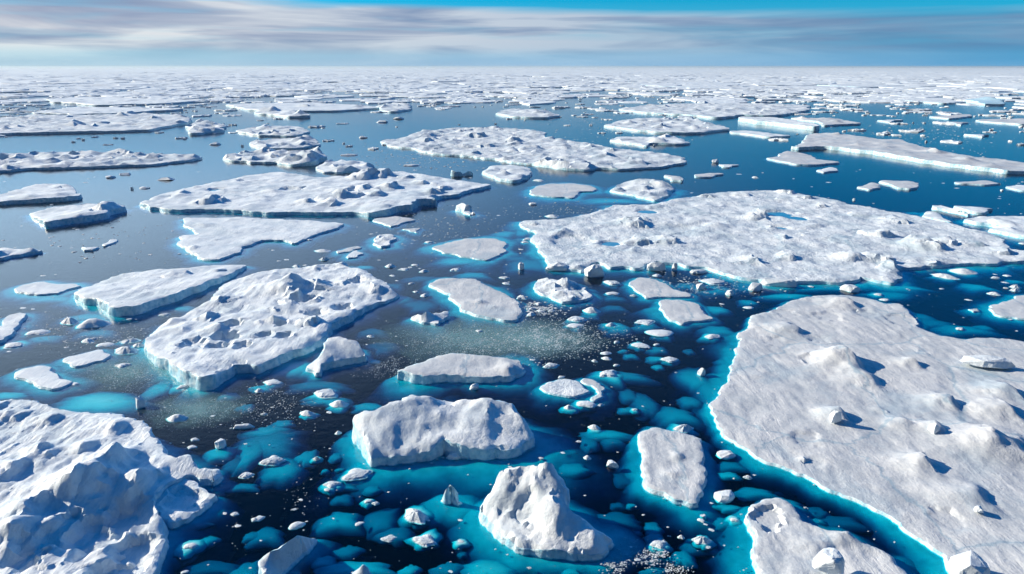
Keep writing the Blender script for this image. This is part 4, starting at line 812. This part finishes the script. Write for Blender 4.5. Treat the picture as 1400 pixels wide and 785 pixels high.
def depth_row(py): return ground(700, py)[1]
cands = []
def keepp(px, py):
    """how thickly the pack lies: thick towards the horizon and to the left, open leads at centre and right"""
    lead = perlin(np.array([px / 260.0 + 9]), np.array([py / 5.0 + 3]))[0]
    n = perlin(np.array([px / 130.0]), np.array([py / 16.0 + 40]))[0] + .5 * perlin(np.array([px / 46.0]), np.array([py / 7.0]))[0]
    if py < 104: return 1.0
    if py < 112: return .95 + n * .3 + min(0, lead) * 1.3
    if py < 126: return .82 + n * .7 + lead * .7 + (.15 if px < 400 else 0)
    if py < 150: return .50 + n * 1.1 + (.3 if px < 420 else 0) + (.14 if px > 950 else 0)
    if py < 200: return .16 + n * .8 + (.12 if px < 330 else 0) + (.20 if px > 1100 else 0) - (.1 if 460 < px < 820 else 0)
    return .06 + n * .3
for py0, py1, cnt, w0, w1 in ((92.4, 97, 2200, 40, 240), (96, 103, 3200, 10, 130), (102, 112, 3800, 5, 100), (110, 124, 3400, 3, 80), (122, 140, 2600, 2.5, 60), (138, 165, 1300, 2.5, 28), (160, 205, 700, 2.5, 22), (200, 262, 160, 2.5, 12)):
    for _ in range(cnt):
        py = random.uniform(py0, py1); px = random.uniform(-220, 1620)
        if random.random() > keepp(px, py) or (py > 130 and on_ice(px, py)): continue
        w = w0 + (w1 - w0) * random.random() ** 3
        cands.append((px, py, w))
cands.sort(key=lambda c: -(c[2] * (1 + (c[1] - 92) / 8)))
inframe = [c for c in cands if 0 < c[0] < 1400 and c[1] > 112][:185]
single = set(id(c) for c in inframe)
items = []; BV = []; BF = []
for c in cands:
    px, py, w = c; x, y = ground(px, py); d = math.hypot(x, y); r = w * d / FOC / 2
    k = random.randrange(12); asp = random.uniform(.5, 1.8) if py < 150 else random.uniform(.5, 1.3); hz = random.uniform(.5, 1.3) * (.45 + min(1.5, r * .02)); rz = random.uniform(-.4, .4)
    if id(c) in single:
        o = bpy.data.objects.new('small_floe', PMESH[k]); COL.objects.link(o); o.location = (x, y, 0); o.scale = (r, r * asp, hz); o.rotation_euler = (0, 0, rz)
        o['category'] = 'ice floe'; o['group'] = 'small floes of the distant pack'; items.append((o, px, py, w))
    else:
        b = len(BV); cr, sr = math.cos(rz), math.sin(rz)
        for vx, vy, vz in PROTO[k][0]:
            a, e = vx * r, vy * r * asp; BV.append((x + a * cr - e * sr, y + a * sr + e * cr, vz * hz))
        BF += [tuple(i + b for i in f) for f in PROTO[k][1]]
describe(items, 'small distant white floe')
tag(mesh_obj('pack_ice', BV, BF, PACK, smooth=False), 'dense white pack ice stretching to the horizon', 'pack ice', kind='stuff')

# ------------------------------------------------------------------ brash ice: flecks nobody could count
BV = []; BF = []
def fleck(x, y, r):
    b = len(BV); n = random.choice((4, 5, 5, 6)); a0 = random.random() * 6.3; h = r * random.uniform(.06, .22)
    for i in range(n):
        a = a0 + 2 * math.pi * i / n; q = r * random.uniform(.6, 1.2); BV.append((x + math.cos(a) * q * 1.2, y + math.sin(a) * q, -.02))
    for i in range(n):
        v = BV[b + i]; BV.append((x + (v[0] - x) * .8, y + (v[1] - y) * .8, .012 + h * random.uniform(.6, 1.2)))
    for i in range(n): j = (i + 1) % n; BF.append((b + i, b + j, b + n + j, b + n + i))
    BF.append(tuple(b + n + i for i in range(n)))
def patch(t, x, y, rx, ry, cnt, r0, r1, rot=0.0):
    cr, sr = math.cos(rot), math.sin(rot); done = 0
    for _ in range(cnt * 3):
        if done >= cnt: break
        u, v = random.gauss(0, .5), random.gauss(0, .5)
        X, Y = u * rx, v * ry; px, py = tp(t, x + X * cr - Y * sr, y + X * sr + Y * cr)
        if py > 800 or py < 150: continue
        if perlin(np.array([px / 14.0]), np.array([py / 6.0]))[0] < random.uniform(-.5, .25): continue
        if on_ice(px, py): continue
        gx, gy = ground(px, py); fleck(gx, gy, r0 + (r1 - r0) * random.random() ** 2.5); done += 1
patch('G', 200, 250, 330, 100, 3400, .04, .14)
patch('F', 1150, 270, 420, 110, 3600, .025, .075)
patch('F', 700, 400, 200, 60, 600, .025, .08)
patch('E', 700, 440, 320, 110, 1200, .03, .09)
patch('E', 1050, 640, 330, 90, 1500, .02, .06)
patch('F', 100, 590, 260, 130, 400, .04, .11)
patch('B', 250, 370, 120, 140, 60, .02, .08)
patch('C', 570, 730, 70, 50, 220, .03, .10)
patch('C', 770, 690, 90, 50, 200, .04, .12)
patch('C', 880, 760, 90, 30, 120, .03, .10)
patch('C', 650, 630, 120, 60, 60, .03, .10)
patch('G', 150, 90, 160, 40, 400, .06, .3)
patch('E', 500, 200, 500, 120, 500, .05, .2)
patch('J', 1000, 370, 420, 150, 420, .06, .3)
patch('K', 300, 270, 300, 60, 260, .06, .3)
patch('K', 1100, 680, 420, 60, 420, .06, .25)
patch('N', 900, 520, 500, 90, 260, .2, .7)
patch('O', 500, 330, 500, 100, 300, .2, .7)
patch('P', 900, 380, 500, 120, 340, .2, .8)
patch('I', 600, 430, 650, 160, 140, .1, .5)
for _ in range(700):
    py = 400 + 385 * random.random(); px = random.uniform(-20, 1420)
    if on_ice(px, py): continue
    fleck(*ground(px, py), .03 + .12 * random.random() ** 3)
for _ in range(300):
    py = 190 + 210 * random.random(); px = random.uniform(300, 1420)
    if on_ice(px, py): continue
    fleck(*ground(px, py), .08 + .45 * random.random() ** 3)
tag(mesh_obj('brash_ice', BV, BF, GREY, smooth=False), 'tiny white flecks of brash ice strewn over the dark water', 'brash ice', kind='stuff')

# ------------------------------------------------------------------ grease ice: thin grey slush films
m, nt = new_mat('grease ice'); L = nt.links.new
tc = node(nt, 'ShaderNodeTexCoord')
ln = node(nt, 'ShaderNodeVectorMath', operation='LENGTH'); L(tc.outputs['Object'], ln.inputs[0])
n1 = node(nt, 'ShaderNodeTexNoise', inp={'Scale': 3.0, 'Detail': 6.0, 'Roughness': 0.65, 'Distortion': 0.8}); L(tc.outputs['Object'], n1.inputs['Vector'])
n2 = node(nt, 'ShaderNodeTexNoise', inp={'Scale': 45.0, 'Detail': 3.0, 'Roughness': 0.6}); L(tc.outputs['Object'], n2.inputs['Vector'])
f = math_n(nt, 'MULTIPLY', math_n(nt, 'SUBTRACT', math_n(nt, 'ADD', n1.outputs[0], .42), ln.outputs['Value'], True), 1.15, True)
f = math_n(nt, 'MULTIPLY', f, ramp(nt, n2.outputs[0], [(.38, (.35,) * 3), (.62, (.75,) * 3)]))
df = node(nt, 'ShaderNodeBsdfDiffuse', inp={'Color': (.24, .47, .53, 1)}); tr = node(nt, 'ShaderNodeBsdfTransparent')
mx = node(nt, 'ShaderNodeMixShader'); L(f, mx.inputs[0]); L(tr.outputs[0], mx.inputs[1]); L(df.outputs[0], mx.inputs[2])
o = node(nt, 'ShaderNodeOutputMaterial'); L(mx.outputs[0], o.inputs[0]); GREASE = m
for t, x, y, rx, ry, lb in (('F', 1180, 260, 620, 170, 'grey slush film dusted with flecks between the capsule slab and the blue-notched slab'), ('E', 700, 430, 420, 130, 'thin grey slush film around the two clean slabs at left'), ('E', 1080, 640, 330, 120, 'grey slush film in front of the white cliff of the hummocky left floe'), ('G', 130, 260, 420, 130, 'fleck-strewn slush film right of the capsule slab')):
    px, py = tp(t, x, y); gx, gy = ground(px, py); x1 = ground(px + rx / 4, py)[0]; ya = ground(px, py - ry / 4)[1]; yb = ground(px, py + ry / 4)[1]
    V = [(0, 0, 0)] + [(r * math.cos(a * .2618), r * math.sin(a * .2618), 0) for r in (.5, 1) for a in range(24)]
    F = [(0, 1 + a, 1 + (a + 1) % 24) for a in range(24)] + [(1 + a, 25 + a, 25 + (a + 1) % 24, 1 + (a + 1) % 24) for a in range(24)]
    g = mesh_obj('grease_ice', V, F, GREASE); g.location = (gx, (ya + yb) / 2, .006 + .004 * len([o for o in COL.objects if o.name.startswith('grease_ice')])); g.scale = (x1 - gx, (ya - yb) / 2, 1)
    tag(g, lb, 'slush ice', kind='stuff')

HAZE = 0.00004
# ------------------------------------------------------------------ haze: thin sea air over the pack
m, nt = new_mat('sea haze')
pv = node(nt, 'ShaderNodeVolumePrincipled', inp={'Color': (.72, .90, 1, 1), 'Density': HAZE, 'Anisotropy': 0.2})
o = node(nt, 'ShaderNodeOutputMaterial'); nt.links.new(pv.outputs[0], o.inputs[1])
h2 = S + 500
V = [(x, y, z) for z in (-31, 46) for x, y in ((-h2, -3500), (h2, -3500), (h2, h2), (-h2, h2))]
tag(mesh_obj('haze', V, [(3, 2, 1, 0), (4, 5, 6, 7), (0, 1, 5, 4), (1, 2, 6, 5), (2, 3, 7, 6), (3, 0, 4, 7)], m, smooth=False), 'thin pale haze over the distant pack', 'haze', kind='stuff')
